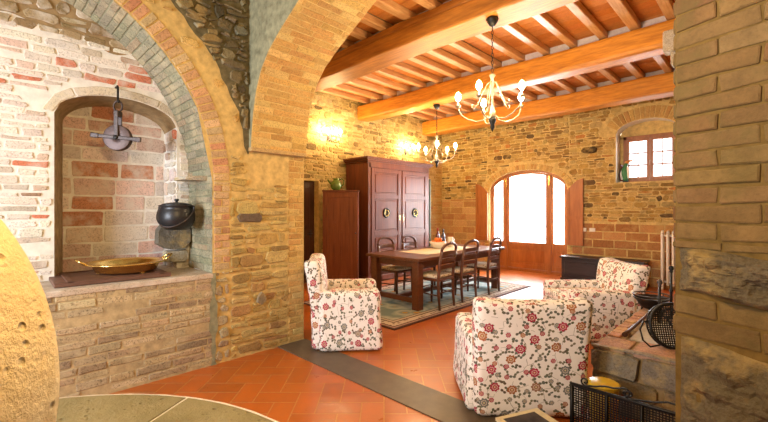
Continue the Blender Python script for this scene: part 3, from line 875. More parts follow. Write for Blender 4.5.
for (z0, z1, ty) in rows:
    if ty == 'R': rough(.005, .55, z0, z1, .035, (.135, .115, .085)); rough(.56, 1.5, z0, z1, .035, (.125, .105, .08)); continue
    if ty == 'x': rough(.005, .7, z0+.01, z1, .03, (.135, .115, .085)); rough(.71, 1.5, z0+.01, z1, .03, (.12, .10, .075)); continue
    s = 0; k += 1
    first = True
    while s < 1.5:
        w = R.choice((.25, .27, .26)) if not first else (.26 if k % 2 else .14)
        if ty == 't': w = R.uniform(.12, .3)
        first = False
        c = R.choices([x[0] for x in P_PILLAR], [x[1] for x in P_PILLAR])[0]
        stone(mb, mQ, s+.003, s+w-.003, z0+.003, z1-.001, .007*R.uniform(.5, 1.5), 1, vary(c, .10), .0035, .07)
        s += w
# edge returns on the opening side
for (z0, z1, ty) in rows:
    if ty in 'Rx': continue
    c = R.choice(P_PILLAR)[0]
    stone(mb, lambda s, t, h: Vector((XR-h, YF+s, t)), .0, .3, z0+.005, z1-.003, .008, 1, vary(c), .003, .1)
    stone(mb, lambda s, t, h: Vector((XR-h, YF+s, t)), .31, .64, z0+.005, z1-.003, .008, 1, vary(c), .003, .1)
struct(mb.build('wall_pillar', [simple('mortar_pillar', (.15, .10, .035), .95, 0, .15, .3, .7, 18), PILB, STONE]))

# ---- unseen sides of the vaulted room: plain walls with a window opening behind the camera
mb = MB()
def mF(s, t, h): return Vector((s, -2.6+h, t))
wall_cols(mb, mF, -5, 2.2, 0, 4.3, [(-3.3, -1.9, .9, lambda s: 2.5)], 0)
struct(mb.build('wall_front', MORT_WHITE))
mb = MB(); mb.quad((2.1, -2.7, 0), (2.1, 1.9, 0), (2.1, 1.9, 4.3), (2.1, -2.7, 4.3)); mb.quad((.6, YF, 0), (2.2, YF, 0), (2.2, YF, 4.3), (.6, YF, 4.3))
struct(mb.build('wall_side', MORT_OCHRE))
mb = MB(); mb.quad((-5, -2.7, 4.25), (2.2, -2.7, 4.25), (2.2, YF+.3, 4.25), (-5, YF+.3, 4.25))
struct(mb.build('ceiling_vault', MORT_DARK))

# ---- ceiling of the living room: terracotta boards on rafters on three beams
mb = MB()
mb.quad((XL-.2, YA-.1, ZC), (XRW+.2, YA-.1, ZC), (XRW+.2, YB+.3, ZC), (XL-.2, YB+.3, ZC), 0)
BEAMS = [(3.60, 4.00, 3.45, 3.75), (5.78, 6.12, 3.42, 3.74), (8.02, 8.40, 3.40, 3.74)]
SP = .385
xs = []
x = XL+.22
while x < XRW: xs.append(x); x += SP
PTC = [(.54, .20, .045), (.50, .175, .038), (.57, .225, .06)]
for i in range(len(xs)):
    xa, xb = xs[i]+.05, xs[i]+SP-.05
    y = YA
    while y < YB:
        mb.box((xa, y+.003, ZC-.02), (xb, min(y+.15, YB)-.003, ZC-.004), 1, vary(R.choice(PTC), .08)); y += .15
    for bi, (ya, yb, za, zb) in enumerate(BEAMS):   # whitewashed blocking between the rafter ends
        mb.box((xa+.005, (ya+yb)/2-.05, zb+.002), (xb-.005, (ya+yb)/2+.05, ZC-.022), 2, vary((.50, .45, .46), .1))
struct(mb.build('ceiling', [MORT_DARK, CLAY, CLAY]))
for i, (ya, yb, za, zb) in enumerate(BEAMS):
    mb = MB()
    def wob(v, i=i): return Vector((v.x, v.y+.012*sin(v.x*2.3+i)+.006*sin(v.x*7+v.z*9), v.z+.010*sin(v.x*1.7+i*2)))
    if i == 0:
        mb.box((XL-.1, ya, za), (XRW+.1, yb, za+.20), bev=.02, seg=2, deform=wob, cuts=18)
        mb.box((XL-.1, ya+.03, za+.212), (XRW+.1, yb-.01, zb+.012), bev=.02, seg=2, deform=wob, cuts=18)
    else:
        mb.box((XL-.1, ya, za), (XRW+.1, yb, zb), bev=.05 if i == 1 else .04, seg=2, deform=wob, cuts=18)
    struct(mb.build('beam', BEAMW1 if i == 0 else BEAMW))
ys = [YA-.05]+[(a+b_)/2 for a, b_, _, _ in BEAMS]+[YB+.1]
for a, b_ in zip(ys, ys[1:]):
    for x in xs:
        mb = MB(); w = .052*R.uniform(.9, 1.12); dx = R.uniform(-.012, .012)
        mb.box((x-w+dx, a+.012, 3.757), (x+w+dx, b_-.012, ZC-.021), bev=.008, seg=1)
        struct(mb.build('rafter', RAFTW))
# stone corbel under the second beam by the pillar
# ---- hearth platform
HX, HY0, HY1, HZ = -.93, 3.16, 4.86, .45
mb = MB()
mb.box((HX, HY0, 0), (XRW+.02, HY1, HZ), 0)
mH1 = lambda s, t, h: Vector((s, HY0-h, t)); mH2 = lambda s, t, h: Vector((HX-h, s, t)); mH3 = lambda s, t, h: Vector((s, t, HZ+h))
PH = [((.22, .18, .135), 3), ((.26, .215, .16), 3), ((.18, .15, .12), 2), ((.30, .22, .15), 1)]
courses(mb, mH1, HX, XRW, .0, .27, (.13, .14), (.3, .5), .02, .018, 1, PH, None, .01, .2)
courses(mb, mH1, HX-.01, XRW, .27, HZ+.03, (.18, .181), (.7, .9), .014, .03, 1, [((.24, .20, .155), 1)], None, .01, .15)
courses(mb, mH2, HY0, HY1, .0, HZ, (.14, .16), (.3, .5), .02, .014, 1, PH, None, .01, .2)
courses(mb, mH3, HX, XRW, HY0-.02, HY0+.30, (.32, .33), (.7, .9), .012, .018, 1, [((.40, .24, .17), 1)], None, .008, .1)
courses(mb, mH3, HX, -.03, HY0+.31, HY1, (.10, .105), (.27, .29), .012, .015, 2, [((.44, .25, .17), 2), ((.48, .29, .20), 2), ((.38, .21, .14), 1)], lambda s, t: not (s > -.79 and t < 4.25), .004, .12)
mb.box((-.77, HY0+.32, HZ), (-.40, 4.23, HZ+.012), 3, bev=.004)
struct(mb.build('trim_hearth', [MORT_DARK, STONE, BRICK, ASH]))
# stone corbel by the pillar under beam
mb = MB(); mb.box((-.90, 5.60, 3.30), (-.62, 5.79, 3.55), 0, (.45, .40, .33), bev=.02)
mb.box((-.83, 5.64, 3.14), (-.62, 5.79, 3.31), 0, (.40, .34, .27), bev=.02)
struct(mb.build('trim_corbel', STONE))


# ================================================================== THINGS
def rd(r, d): return (.716*r-.698*d, .698*r+.716*d)
# ---- dining table
def make_table():
    X0, X1, Y0, Y1, Z = -4.58, -3.50, 4.28, 6.78, .765
    t = thing('dining_table', 'long dark wooden dining table standing on the patterned rug', 'table', ((X0+X1)/2, (Y0+Y1)/2, .014))
    hx, hy = (X1-X0)/2, (Y1-Y0)/2; Z -= .014
    mb = MB(); mb.box((-hx, -hy, Z-.045), (hx, hy, Z), bev=.008); mb.build('tabletop', TABW, t)
    mb = MB(); a, b_ = hx-.12, hy-.12
    for lo, hi in (((-a, -b_-.015, Z-.15), (a, -b_+.015, Z-.044)), ((-a, b_-.015, Z-.15), (a, b_+.015, Z-.044)), ((-a-.015, -b_, Z-.15), (-a+.015, b_, Z-.044)), ((a-.015, -b_, Z-.15), (a+.015, b_, Z-.044))):
        mb.box(lo, hi, bev=.003)
    mb.build('apron', TABW, t)
    for sx in (-1, 1):
        for sy in (-1, 1):
            mb = MB(); x, y = sx*a, sy*b_
            mb.box((x-.06, y-.06, 0), (x+.06, y+.06, Z-.044), bev=.008)
            mb.build('leg', TABW, t)
    for sy in (-1, 1):
        mb = MB(); mb.box((-a+.055, sy*b_-.03, .09), (a-.055, sy*b_+.03, .16), bev=.006); mb.build('stretcher', TABW, t)
    mb = MB(); mb.box((-.035, -b_+.028, .095), (.035, b_-.028, .155), bev=.006); mb.build('stretcher', TABW, t)
    return t
make_table()
rx0, rx1, ry0, ry1 = -5.25, -3.22, 3.48, 7.30
mb = MB(); mb.box((-(rx1-rx0)/2, -(ry1-ry0)/2, 0), ((rx1-rx0)/2, (ry1-ry0)/2, .008), bev=.003, seg=1)
rug = mb.build('rug', rugmat((rx1-rx0)/2, (ry1-ry0)/2), loc=((rx0+rx1)/2, (ry0+ry1)/2, .004))
tag(rug, 'dark bordered patterned rug under the dining table', 'rug')
# ---- table runner, bowl, fruit, bottles, jug
TZ = .765
mb = MB(); nx, ny = 10, 40; vs = []; fs = []
for j in range(ny+1):
    for i in range(nx+1):
        x = -4.36+.62*i/nx; y = 4.80+1.55*j/ny
        vs.append((x-(-4.05), y-5.58, .0025+.0015*sin(i*1.3+j*.8)))
for j in range(ny):
    for i in range(nx): fs.append((j*(nx+1)+i, j*(nx+1)+i+1, (j+1)*(nx+1)+i+1, (j+1)*(nx+1)+i))
mb.add(vs, fs, 0, smooth=True)
tag(mb.build('table_runner', LINEN, loc=(-4.05, 5.58, TZ), fixn=False), 'cream linen runner laid along the dining table', 'table runner')
BX, BY = -4.24, 5.72
mb = MB(); mb.lathe([(.055, 0), (.07, .004), (.10, .03), (.145, .09), (.158, .118), (.152, .118), (.138, .09), (.095, .035), (.0, .02)], n=32)
bowl = mb.build('fruit_bowl', CERAMIC, loc=(BX, BY, TZ+.004)); tag(bowl, 'white bowl heaped with oranges on the dining table', 'bowl')
def orange(x, y, z, r, red=False):
    mb = MB(); mb.lathe([(0, -r*.96), (r*.5, -r*.86), (r*.86, -r*.5), (r, 0), (r*.86, r*.5), (r*.5, r*.86), (r*.12, r*.93), (0, r*.90)], n=16)
    o = mb.build('apple' if red else 'orange', REDFRUIT if red else ORANGE, loc=(x, y, z))
    mb = MB(); mb.tube([(0, 0, r*.86), (.002, 0, r*1.02)], .003, 6); mb.build('stem', OLIVE, o)
    return o
zb = TZ+.035
for i in range(6):
    a = i*PI/3+.3
    o = orange(BX+.082*cos(a), BY+.082*sin(a), zb+.062, .040)
    tag(o, 'orange in the white bowl on the dining table', 'orange', 'oranges in the fruit bowl')
for i in range(3):
    a = i*2*PI/3+.8
    o = orange(BX+.040*cos(a), BY+.040*sin(a), zb+.122, .038); tag(o, 'orange in the white bowl on the dining table', 'orange', 'oranges in the fruit bowl')
o = orange(BX+.005, BY-.0, zb+.045, .036, True); tag(o, 'dark red apple tucked among the oranges in the white bowl', 'apple')
def bottle(x, y, mat, lab, h):
    mb = MB(); mb.lathe([(0, .004), (.034, 0), (.037, .01), (.037, h*.58), (.034, h*.66), (.016, h*.76), (.0135, h*.82), (.0135, h*.955), (.0155, h*.96), (.0155, h), (0, h)], n=20)
    o = mb.build('wine_bottle', mat, loc=(x, y, TZ)); tag(o, lab, 'bottle', 'wine bottles on the dining table')
    mb = MB(); mb.lathe([(.0142, h*.86), (.0162, h*.862), (.0162, h*1.004), (0, h*1.006)], n=16); mb.build('foil_cap', REDFRUIT if mat is BOTRED else IRON, o)
    mb = MB(); mb.lathe([(.0375, h*.2), (.0378, h*.2), (.0378, h*.48), (.0375, h*.48)], n=20); mb.build('paper_label', PAPERD, o)
bottle(-4.47, 6.03, BOTRED, 'reddish wine bottle, the nearer to the fruit bowl of the two', .345)
bottle(-4.38, 6.08, BOTGLASS, 'nearly black wine bottle standing next to the white jug', .325)
mb = MB(); mb.lathe([(.04, 0), (.055, .02), (.060, .08), (.048, .14), (.052, .185), (.047, .185), (.043, .14), (.054, .08), (0, .02)], n=24)
o = mb.build('jug', CERAMIC, loc=(-4.24, 6.11, TZ)); tag(o, 'small white jug beside the wine bottles on the table', 'jug')
mb = MB(); mb.tube([(.047, 0, .155), (.085, 0, .15), (.095, 0, .11), (.085, 0, .06), (.056, 0, .05)], .007, 8); mb.build('handle', CERAMIC, o)

# ---- dining chairs
def make_chair(label):
    """seat front towards +y"""
    t = thing('dining_chair', label, 'chair', group='dining chairs at the long table')
    sw = .195
    for s in (-1, 1):
        mb = MB(); mb.tube([(s*sw, -.205, 0), (s*sw, -.185, .22), (s*sw, -.18, .44), (s*sw*1.0, -.205, .66), (s*sw*.98, -.235, .84)], [.018, .022, .024, .022, .020], 8)
        mb.build('back_leg', CHAW, t)
        mb = MB(); mb.tube([(s*.19, .20, 0), (s*.195, .195, .25), (s*.19, .19, .43)], [.017, .022, .025], 8); mb.build('front_leg', CHAW, t)
    mb = MB(); mb.box((-.215, -.20, .405), (.215, .215, .445), bev=.012); mb.build('seat_frame', CHAW, t)
    mb = MB(); mb.box((-.21, -.17, .446), (.21, .225, .49), bev=.02, seg=3, smooth=True); mb.build('seat_cushion', SEATFAB, t)
    mb = MB(); P = []
    for i in range(13):
        a = PI*i/12; x = -sw*.98*cos(a); z = .84+.11*sin(a)**.8 if 0 < i < 12 else .84
        P.append((x, -.235-.03*sin(a), z))
    mb.tube(P, .021, 8); mb.tube([(-.05, -.266, .955), (0, -.268, .968), (.05, -.266, .955)], [.008, .014, .008], 8); mb.build('top_rail', CHAW, t)
    for z, y, bow in ((.80, -.228, .018), (.70, -.212, .016), (.60, -.198, .014)):
        mb = MB()
        mb.box((-sw*.98, -.010, -.030), (sw*.98, .010, .030), bev=.005, seg=1, cuts=8, deform=lambda v: Vector((v.x, v.y+y-bow*(1-(v.x/sw)**2), v.z+z+.012*(1-(v.x/sw)**2))))
        mb.build('back_slat', CHAW, t)
    for a, b_ in (((-.19, -.19, .20), (-.192, .195, .22)), ((.19, -.19, .20), (.192, .195, .22)), ((-.192, .195, .27), (.192, .195, .27)), ((-sw, -.187, .24), (sw, -.187, .24))):
        mb = MB(); mb.tube([a, b_], .010, 8); mb.build('stretcher', CHAW, t)
    return t
chair = make_chair('dining chair nearest the camera on the window side of the table')
labs = ['middle dining chair of the three on the window side of the table', 'dining chair nearest the French door on the window side of the table',
        'dining chair before the armoire, at the end with the green jug', 'dining chair before the armoire, second from the green jug']
spots = [(-3.58, 4.77, PI/2+.05), (-3.60, 5.42, PI/2-.02), (-3.62, 6.22, PI/2+.06), (-4.52, 4.92, -PI/2), (-4.52, 5.55, -PI/2+.05)]
for i, (x, y, a) in enumerate(spots):
    o = chair if i == 0 else copy_tree(chair)
    if i: o['label'] = labs[i-1]
    o.location = (x, y, .0165); o.rotation_euler.z = a

# ---- armchairs in floral slip-covers
def make_armchair(label):
    """faces +y, base centre at origin"""
    t = thing('armchair', label, 'armchair', group='armchairs in floral covers')
    wr = lambda v, a=.006: .6*a*sin(v.z*23+v.x*11)+a*sin(v.x*9+v.y*13+v.z*7)
    def dback(v):
        k = max(0, (v.z-.1)/.8)
        y = v.y-.10*k**1.6-.015*(1-k)*0
        x = v.x*(1+.025*k)
        z = v.z
        if v.z > .7: z += .028*(abs(v.x)/.4)**3-.012
        return Vector((x+wr(v, .003), y+wr(v, .005), z))
    mb = MB(); mb.box((-.385, -.38, .012), (.385, -.20, .88), bev=.055, seg=4, smooth=True, deform=dback, cuts=9); mb.build('backrest', FLORAL, t, uv=True)
    for s in (-1, 1):
        def darm(v, s=s):
            k = max(0, 1-v.z/.45)
            return Vector((v.x+s*.025*k+wr(v, .004), v.y+.03*k*(v.y > .2)+wr(v, .003), v.z))
        lo, hi = (.255, .415) if s > 0 else (-.415, -.255)
        mb = MB(); mb.box((lo, -.30, .012), (hi, .38, .585), bev=.05, seg=4, smooth=True, deform=darm, cuts=8); mb.build('arm', FLORAL, t, uv=True)
    mb = MB(); mb.box((-.27, -.25, .012), (.27, .39, .40), bev=.02, seg=2, smooth=True, deform=lambda v: Vector((v.x, v.y+wr(v, .004), v.z)), cuts=6); mb.build('skirt', FLORAL, t, uv=True)
    mb = MB(); mb.box((-.26, -.23, .39), (.26, .405, .50), bev=.045, seg=4, smooth=True, deform=lambda v: Vector((v.x, v.y, v.z+.018*(1-(v.x/.28)**2)*(1 if v.z > .45 else 0))), cuts=6); mb.build('seat_cushion', FLORAL, t, uv=True)
    for sx in (-1, 1):
        for y in (-.31, .33):
            mb = MB(); mb.lathe([(.022, 0), (.027, .04), (.03, .1)], (sx*.335, y, 0), 10); mb.build('foot', CHAW, t)
    return t
a1 = make_armchair('floral armchair seen side-on beside the stone pier')
a2 = copy_tree(a1); a2['label'] = 'floral armchair with its back turned, next to the magazines and firescreen'
a3 = copy_tree(a1); a3['label'] = 'floral armchair behind the hearth, in front of the dark chest'
x, y = rd(-.42, 4.42); a1.location = (x, y, .003); a1.rotation_euler.z = rad(49-90); a1.scale = (1, .92, 1.05)
x, y = rd(1.025, 3.09); a2.location = (x, y, .003); a2.rotation_euler.z = rad(44.3-2); a2.scale = (1.0, 1, .955)
x, y = rd(2.44, 4.70); a3.location = (x, y, .003); a3.rotation_euler.z = rad(44.3+90); a3.scale = (1, 1.05, .95)

# ---- armoire
def make_armoire():
    X0, X1, Y0, Y1 = -6.40, -5.72, 5.38, 7.40
    t = thing('armoire', 'tall dark wooden two door armoire with carved round medallions', 'armoire', (X0, (Y0+Y1)/2, .003))
    D = X1-X0; hw = (Y1-Y0)/2; H = 2.40
    mb = MB(); mb.box((0, -hw+.03, .10), (D-.03, hw-.03, H), bev=.004, seg=1)
    for y in (-hw+.03, hw-.11, ): mb.box((D-.035, y, .10), (D, y+.08, H), bev=.004, seg=1)
    mb.box((D-.035, -.03, .16), (D-.001, .03, H-.06)); mb.box((D-.035, -hw+.05, H-.09), (D, hw-.05, H))
    mb.build('carcass', ARMW, t)
    mb = MB()
    for k, (e, z0, z1) in enumerate(((.0, H-.005, H+.03), (.03, H+.03, H+.06), (.06, H+.06, H+.085), (.075, H+.085, H+.115))):
        mb.box((-.005, -hw+.02-e, z0), (D+e, hw-.02+e, z1+.001), bev=.008, seg=2)
    mb.build('cornice', ARMW, t)
    mb = MB(); mb.box((-.005, -hw, .0), (D+.02, hw, .11), bev=.008); mb.build('plinth', ARMW, t)
    for s in (-1, 1):
        y0, y1 = (-hw+.115, -.034) if s < 0 else (.034, hw-.115)
        z0, z1 = .17, H-.10
        mb = MB(); x = D-.012
        st = .075
        rails = [z0, .92, 1.68, z1-.085]
        mb.box((x, y0, z0), (x+.028, y0+st, z1), bev=.003, seg=1); mb.box((x, y1-st, z0), (x+.028, y1, z1), bev=.003, seg=1)
        for z in rails: mb.box((x, y0+st-.002, z), (x+.027, y1-st+.002, z+.085), bev=.003, seg=1)
        d = mb.build('door', ARMW, t)
        for a, b_ in zip(rails, rails[1:]):
            p = MB(); p.box((x+.002, y0+st-.004, a+.08), (x+.010, y1-st+.004, b_+.004))
            p.box((x+.004, y0+st+.035, a+.125), (x+.020, y1-st-.035, b_-.04), bev=.010, seg=1)
            p.build('door_panel', ARMW, d)
        yc = (y0+y1)/2; zc = 1.385
        p = MB(); p.M = Matrix.Translation((x+.018, yc, zc)) @ Matrix.Rotation(PI/2, 4, 'Y')
        p.lathe([(.0, .012), (.03, .016), (.045, .022), (.055, .012), (.075, .014), (.088, .026), (.10, .022), (.108, .0)], n=28)
        for k in range(8):
            a = k*PI/4; p.tube([(.02*cos(a), .02*sin(a), .014), (.045*cos(a), .045*sin(a), .03)], [.010, .004], 6)
        md = p.build('medallion', IRON, d); md['label'] = 'round carved medallion'
        p = MB(); p.M = Matrix.Translation((x+.018, yc, zc)) @ Matrix.Rotation(PI/2, 4, 'Y'); p.lathe([(.058, .018), (.061, .024), (.067, .024), (.070, .018)], n=28); q = p.build('medallion_ring', BRASS, d)
        p = MB(); p.box((x+.026, (y1-.03 if s < 0 else y0+.015), 1.22), (x+.031, (y1-.015 if s < 0 else y0+.03), 1.34), bev=.002, seg=1); p.build('keyhole_plate', BRASS, d)
    return t
make_armoire()
# dark green upright strip beyond the armoire's far side, built as a slab
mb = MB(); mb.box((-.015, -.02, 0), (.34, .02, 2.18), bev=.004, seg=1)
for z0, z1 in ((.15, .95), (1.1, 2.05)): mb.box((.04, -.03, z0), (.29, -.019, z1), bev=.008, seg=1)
o = mb.build('dark_green_strip', GREENP, loc=(-6.14, 7.53, .003)); tag(o, 'dark green wooden panel standing close to the armoire\'s window side', 'panel')

# ---- narrow cupboard standing askew between the dark door and the armoire
lx, ly = rd(-.84, 7.62)
t = thing('cupboard', 'narrow reddish wooden cupboard with the green jug on top', 'cupboard', (lx, ly, .003), rad(44.3+2))
w, H, dp = .345, 1.83, .26
mb = MB(); mb.box((-w, 0, .04), (w, dp, H-.03), bev=.004, seg=1); mb.build('body', CUPW, t)
mb = MB(); mb.box((-w-.01, -.025, H-.03), (w+.01, dp, H), bev=.005); mb.build('top', ARMW, t)
mb = MB(); mb.box((-w-.006, -.012, 0), (w+.006, dp, .07), bev=.004, seg=1); mb.build('plinth', CUPW, t)
mb = MB()
mb.box((-w+.05, -.016, .09), (w-.02, .002, H-.05), bev=.004, seg=1)
for (a, b_) in ((-w+.05, -w+.12), (w-.09, w-.02)): mb.box((a, -.026, .09), (b_, -.015, H-.05), bev=.003, seg=1)
for (z0, z1) in ((.09, .18), (H-.14, H-.05)): mb.box((-w+.12, -.0255, z0), (w-.09, -.015, z1), bev=.003, seg=1)
for k in range(1, 4):
    xx = -w+.12+(2*w-.21)*k/4; mb.box((xx-.003, -.019, .18), (xx+.003, -.0155, H-.14))
d = mb.build('door', CUPW, t)
mb = MB(); mb.M = Matrix.Translation((w-.055, -.026, 1.0)) @ Matrix.Rotation(PI/2, 4, 'X'); mb.lathe([(.006, 0), (.006, .012), (.014, .02), (.010, .03), (0, .032)], n=12); mb.build('knob', IRON, d)
# green glazed jug on top
jx, jy = rd(-.84-.10, 7.62+.12)
mb = MB(); mb.lathe([(.05, 0), (.09, .03), (.115, .085), (.10, .15), (.06, .195), (.055, .215), (.07, .235), (.062, .235), (.048, .212), (.05, .19), (0, .18)], n=28)
o = mb.build('glazed_jug', GREENCER, loc=(jx, jy, 1.833), rotz=rad(44.3)); tag(o, 'green glazed jug on top of the narrow cupboard', 'jug')
mb = MB(); mb.tube([(.056, 0, .215), (.11, 0, .23), (.15, 0, .19), (.145, 0, .12), (.105, 0, .09)], .012, 8); mb.build('handle', GREENCER, o)
mb = MB(); mb.tube([(-.09, 0, .12), (-.14, 0, .17), (-.165, 0, .215)], [.022, .016, .012], 8); mb.build('spout', GREENCER, o)

# ---- chest under the window wall
t = thing('chest', 'long low black wooden chest against the back wall', 'chest', (-2.36, 8.62, .003))
mb = MB(); mb.box((-.72, -.21, .05), (.72, .21, .46), bev=.006, seg=1)
for a, b_ in ((-.66, -.06), (.06, .66)):
    mb.box((a, -.222, .13), (b_, -.20, .39), bev=.008, seg=1)
mb.build('body', CHESTW, t)
mb = MB(); mb.box((-.75, -.235, .461), (.75, .215, .50), bev=.008); mb.build('lid', CHESTW, t)
mb = MB(); mb.box((-.74, -.225, 0), (.74, .21, .055), bev=.006); mb.build('plinth', CHESTW, t)
mb = MB(); mb.box((-.03, -.229, .36), (.03, -.219, .43), bev=.003, seg=1); mb.build('lock_plate', IRON, t)
# ---- radiator
t = thing('radiator', 'white column radiator on the back wall below the small window', 'radiator', (-1.06, 8.74, .003))
for i in range(9):
    x = -.34+i*.082
    mb = MB(); 
    for y in (-.055, .055):
        mb.tube([(x, y, .10), (x, y, .13), (x, y, 1.0), (x, y, 1.03)], [.016, .021, .021, .016], 10)
    mb.tube([(x, -.055, 1.03), (x, 0, 1.055), (x, .055, 1.03)], .022, 8); mb.tube([(x, -.055, .10), (x, 0, .085), (x, .055, .10)], .022, 8)
    if i in (0, 8): mb.box((x-.018, -.06, 0), (x+.018, .06, .10), bev=.005)
    mb.build('column', WHITEMETAL, t)
for z in (.98, .14):
    mb = MB(); mb.tube([(-.37, 0, z), (.35, 0, z)], .018, 8); mb.build('header_pipe', WHITEMETAL, t)
mb = MB(); mb.lathe([(.0, 0), (.022, .004), (.022, .05), (.012, .06), (0, .06)], (-.39, 0, .11), 10); mb.build('valve', WHITEMETAL, t)
# ---- wall sockets
for i, x in enumerate((-2.80, -2.63)):
    mb = MB(); mb.box((x-.055, YB-.032, 1.0), (x+.055, YB-.005, 1.075), bev=.005)
    o = mb.build('wall_socket', CREAMMETAL if False else WHITEMETAL)
    tag(o, ('white wall socket nearer to the door shutter' if i == 0 else 'white wall socket farther from the door shutter'), 'wall socket', 'wall sockets by the French door')
    mb = MB(); mb.box((x-.03, YB-.036, 1.015), (x+.03, YB-.031, 1.06), bev=.002, seg=1); mb.build('socket_insert', WHITEMETAL, o)

# ---- painted birds on the window sill
def bird(x, y, h, body, lower, beak, lab, rz):
    t = thing('bird_figurine', lab, 'figurine', (x, y, WS+.004), rz, 'painted birds on the window sill')
    mb = MB(); mb.lathe([(.0, 0), (.050, .002), (.055, .02), (.03, .03)], n=16); mb.build('base', lower, t)
    mb = MB(); mb.tube([(0, 0, .025), (.004, 0, h*.2), (-.006, 0, h*.4), (-.014, 0, h*.6), (-.002, 0, h*.76), (.012, 0, h*.88), (.016, 0, h*.96)], [.040, .050, .062, .058, .040, .032, .026], 14); mb.build('body', body, t)
    mb = MB(); mb.tube([(0.034, 0, h*.18), (.052, 0, h*.42), (.043, 0, h*.62), (.030, 0, h*.78)], [.022, .032, .026, .014], 10); mb.build('breast', BIRDWHITE, t)
    mb = MB(); mb.tube([(.0, 0, h*.93), (.05, 0, h*.99), (.11, 0, h*1.04), (.18, 0, h*1.10)], [.030, .028, .018, .006], 10); mb.build('beak', beak, t)
bird(-2.045, 8.96, .40, BIRDGREEN, BIRDDARK, BIRDORANGE, 'green painted bird figurine with raised orange beak on the window sill', -.25)
bird(-2.135, 9.12, .33, BIRDRED, BIRDWHITE, BIRDRED, 'dark red bird figurine half hidden beside the green one', -PI*.5)
# ---- chandeliers
def make_chandelier(label, loc, drop, ph):
    """origin where it hangs from the beam"""
    t = thing('chandelier', label, 'chandelier', loc, ph, 'chandeliers hung from the beams')
    mb = MB(); mb.lathe([(.062, 0), (.066, -.012), (.050, -.045), (.028, -.075), (.012, -.085), (0, -.085)], n=20); mb.build('ceiling_rose', IRON, t)
    mb = MB(); z = -.085; i = 0
    while z > -drop+.03:
        a = (i % 2)*PI/2; P = [(.010*cos(q)*cos(a), .010*cos(q)*sin(a), z-.024+.024*sin(q)) for q in [2*PI*k/10 for k in range(10)]]
        mb.tube(P, .0032, 5, closed=True); z -= .039; i += 1
    mb.build('chain', IRON, t)
    zc = -drop
    mb = MB(); mb.lathe([(0, zc+.01), (.02, zc), (.034, zc-.02), (.016, zc-.05), (.022, zc-.10), (.012, zc-.14), (.011, zc-.33), (.022, zc-.36), (.034, zc-.42), (.03, zc-.46)], n=16); mb.build('column', CREAMMETAL, t)
    mb = MB(); mb.lathe([(.03, zc-.455), (.042, zc-.475), (.036, zc-.50), (.020, zc-.53), (.022, zc-.56), (.006, zc-.60), (0, zc-.61)], n=16); mb.build('finial', IRON, t)
    for k in range(5):
        a = 2*PI*k/5; ca_, sa_ = cos(a), sin(a)
        mb = MB(); RR_ = .354
        pr = [(.02, -.43), (.08, -.475), (.16, -.49), (.25, -.46), (.32, -.41), (.352, -.345), (RR_, -.315)]
        mb.tube([(p*ca_, p*sa_, zc+q) for p, q in pr], .0065, 7)
        pr = [(.015, -.08), (.05, -.10), (.10, -.20), (.15, -.31), (.19, -.35), (.215, -.33), (.20, -.30)]
        mb.tube([(p*ca_, p*sa_, zc+q) for p, q in pr], .0048, 6)
        arm = mb.build('arm', CREAMMETAL, t)
        c = (RR_*ca_, RR_*sa_, zc)
        mb = MB(); mb.lathe([(.004, -.33), (.026, -.318), (.030, -.305), (.011, -.30), (.011, -.255), (0, -.255)], c, 12); mb.build('candle_holder', CREAMMETAL, arm)
        mb = MB(); mb.lathe([(.010, -.256), (.024, -.236), (.029, -.215), (.022, -.185), (.005, -.162), (0, -.160)], c, 10); mb.build('bulb', BULB, arm)
    return t
ch1 = make_chandelier('five light chandelier in the centre of the ceiling, the nearer and larger one', (-2.07, 3.74, 3.447), .575, rad(44.3+90))
ch2 = copy_tree(ch1); ch2['label'] = 'five light chandelier hanging over the dining table, partly before the armoire'
ch2.location = (-4.45, 5.97, 3.415); ch2.rotation_euler.z = rad(20)
# ---- wall sconces
def make_sconce(label, loc):
    """back on the wall, +x into the room"""
    t = thing('wall_sconce', label, 'wall sconce', loc, 0, 'candle sconces on the left wall')
    mb = MB(); mb.lathe([(0, 0), (.045, 0), (.05, .012), (.03, .03), (0, .035)], n=16)
    mb.v = [(z, y, x*1.6) for (x, y, z) in mb.v]; mb.build('wall_plate', GREYIRON, t)
    for s in (-1, 0, 1):
        ex = .24 if s == 0 else .17; ey = s*.17
        mb = MB(); mb.tube([(.02, 0, -.02), (ex*.5, ey*.5, -.09), (ex*.9, ey*.95, -.075), (ex, ey, -.03), (ex, ey, 0)], .007, 7); arm = mb.build('arm', GREYIRON, t)
        c = (ex, ey, 0)
        mb = MB(); mb.lathe([(.004, -.005), (.026, .003), (.03, .014), (.012, .018), (.012, .08), (0, .08)], c, 12); mb.build('candle_holder', CREAMMETAL, arm)
        mb = MB(); mb.lathe([(.008, .079), (.017, .098), (.021, .118), (.013, .145), (.003, .162), (0, .163)], c, 10); mb.build('bulb', BULBS, arm)
    return t
s1 = make_sconce('triple candle sconce on the left wall above the narrow cupboard', (XL+.02, 4.98, 2.92))
s2 = copy_tree(s1); s2['label'] = 'triple candle sconce on the left wall above the armoire'; s2.location = (XL+.02, 7.35, 2.88)

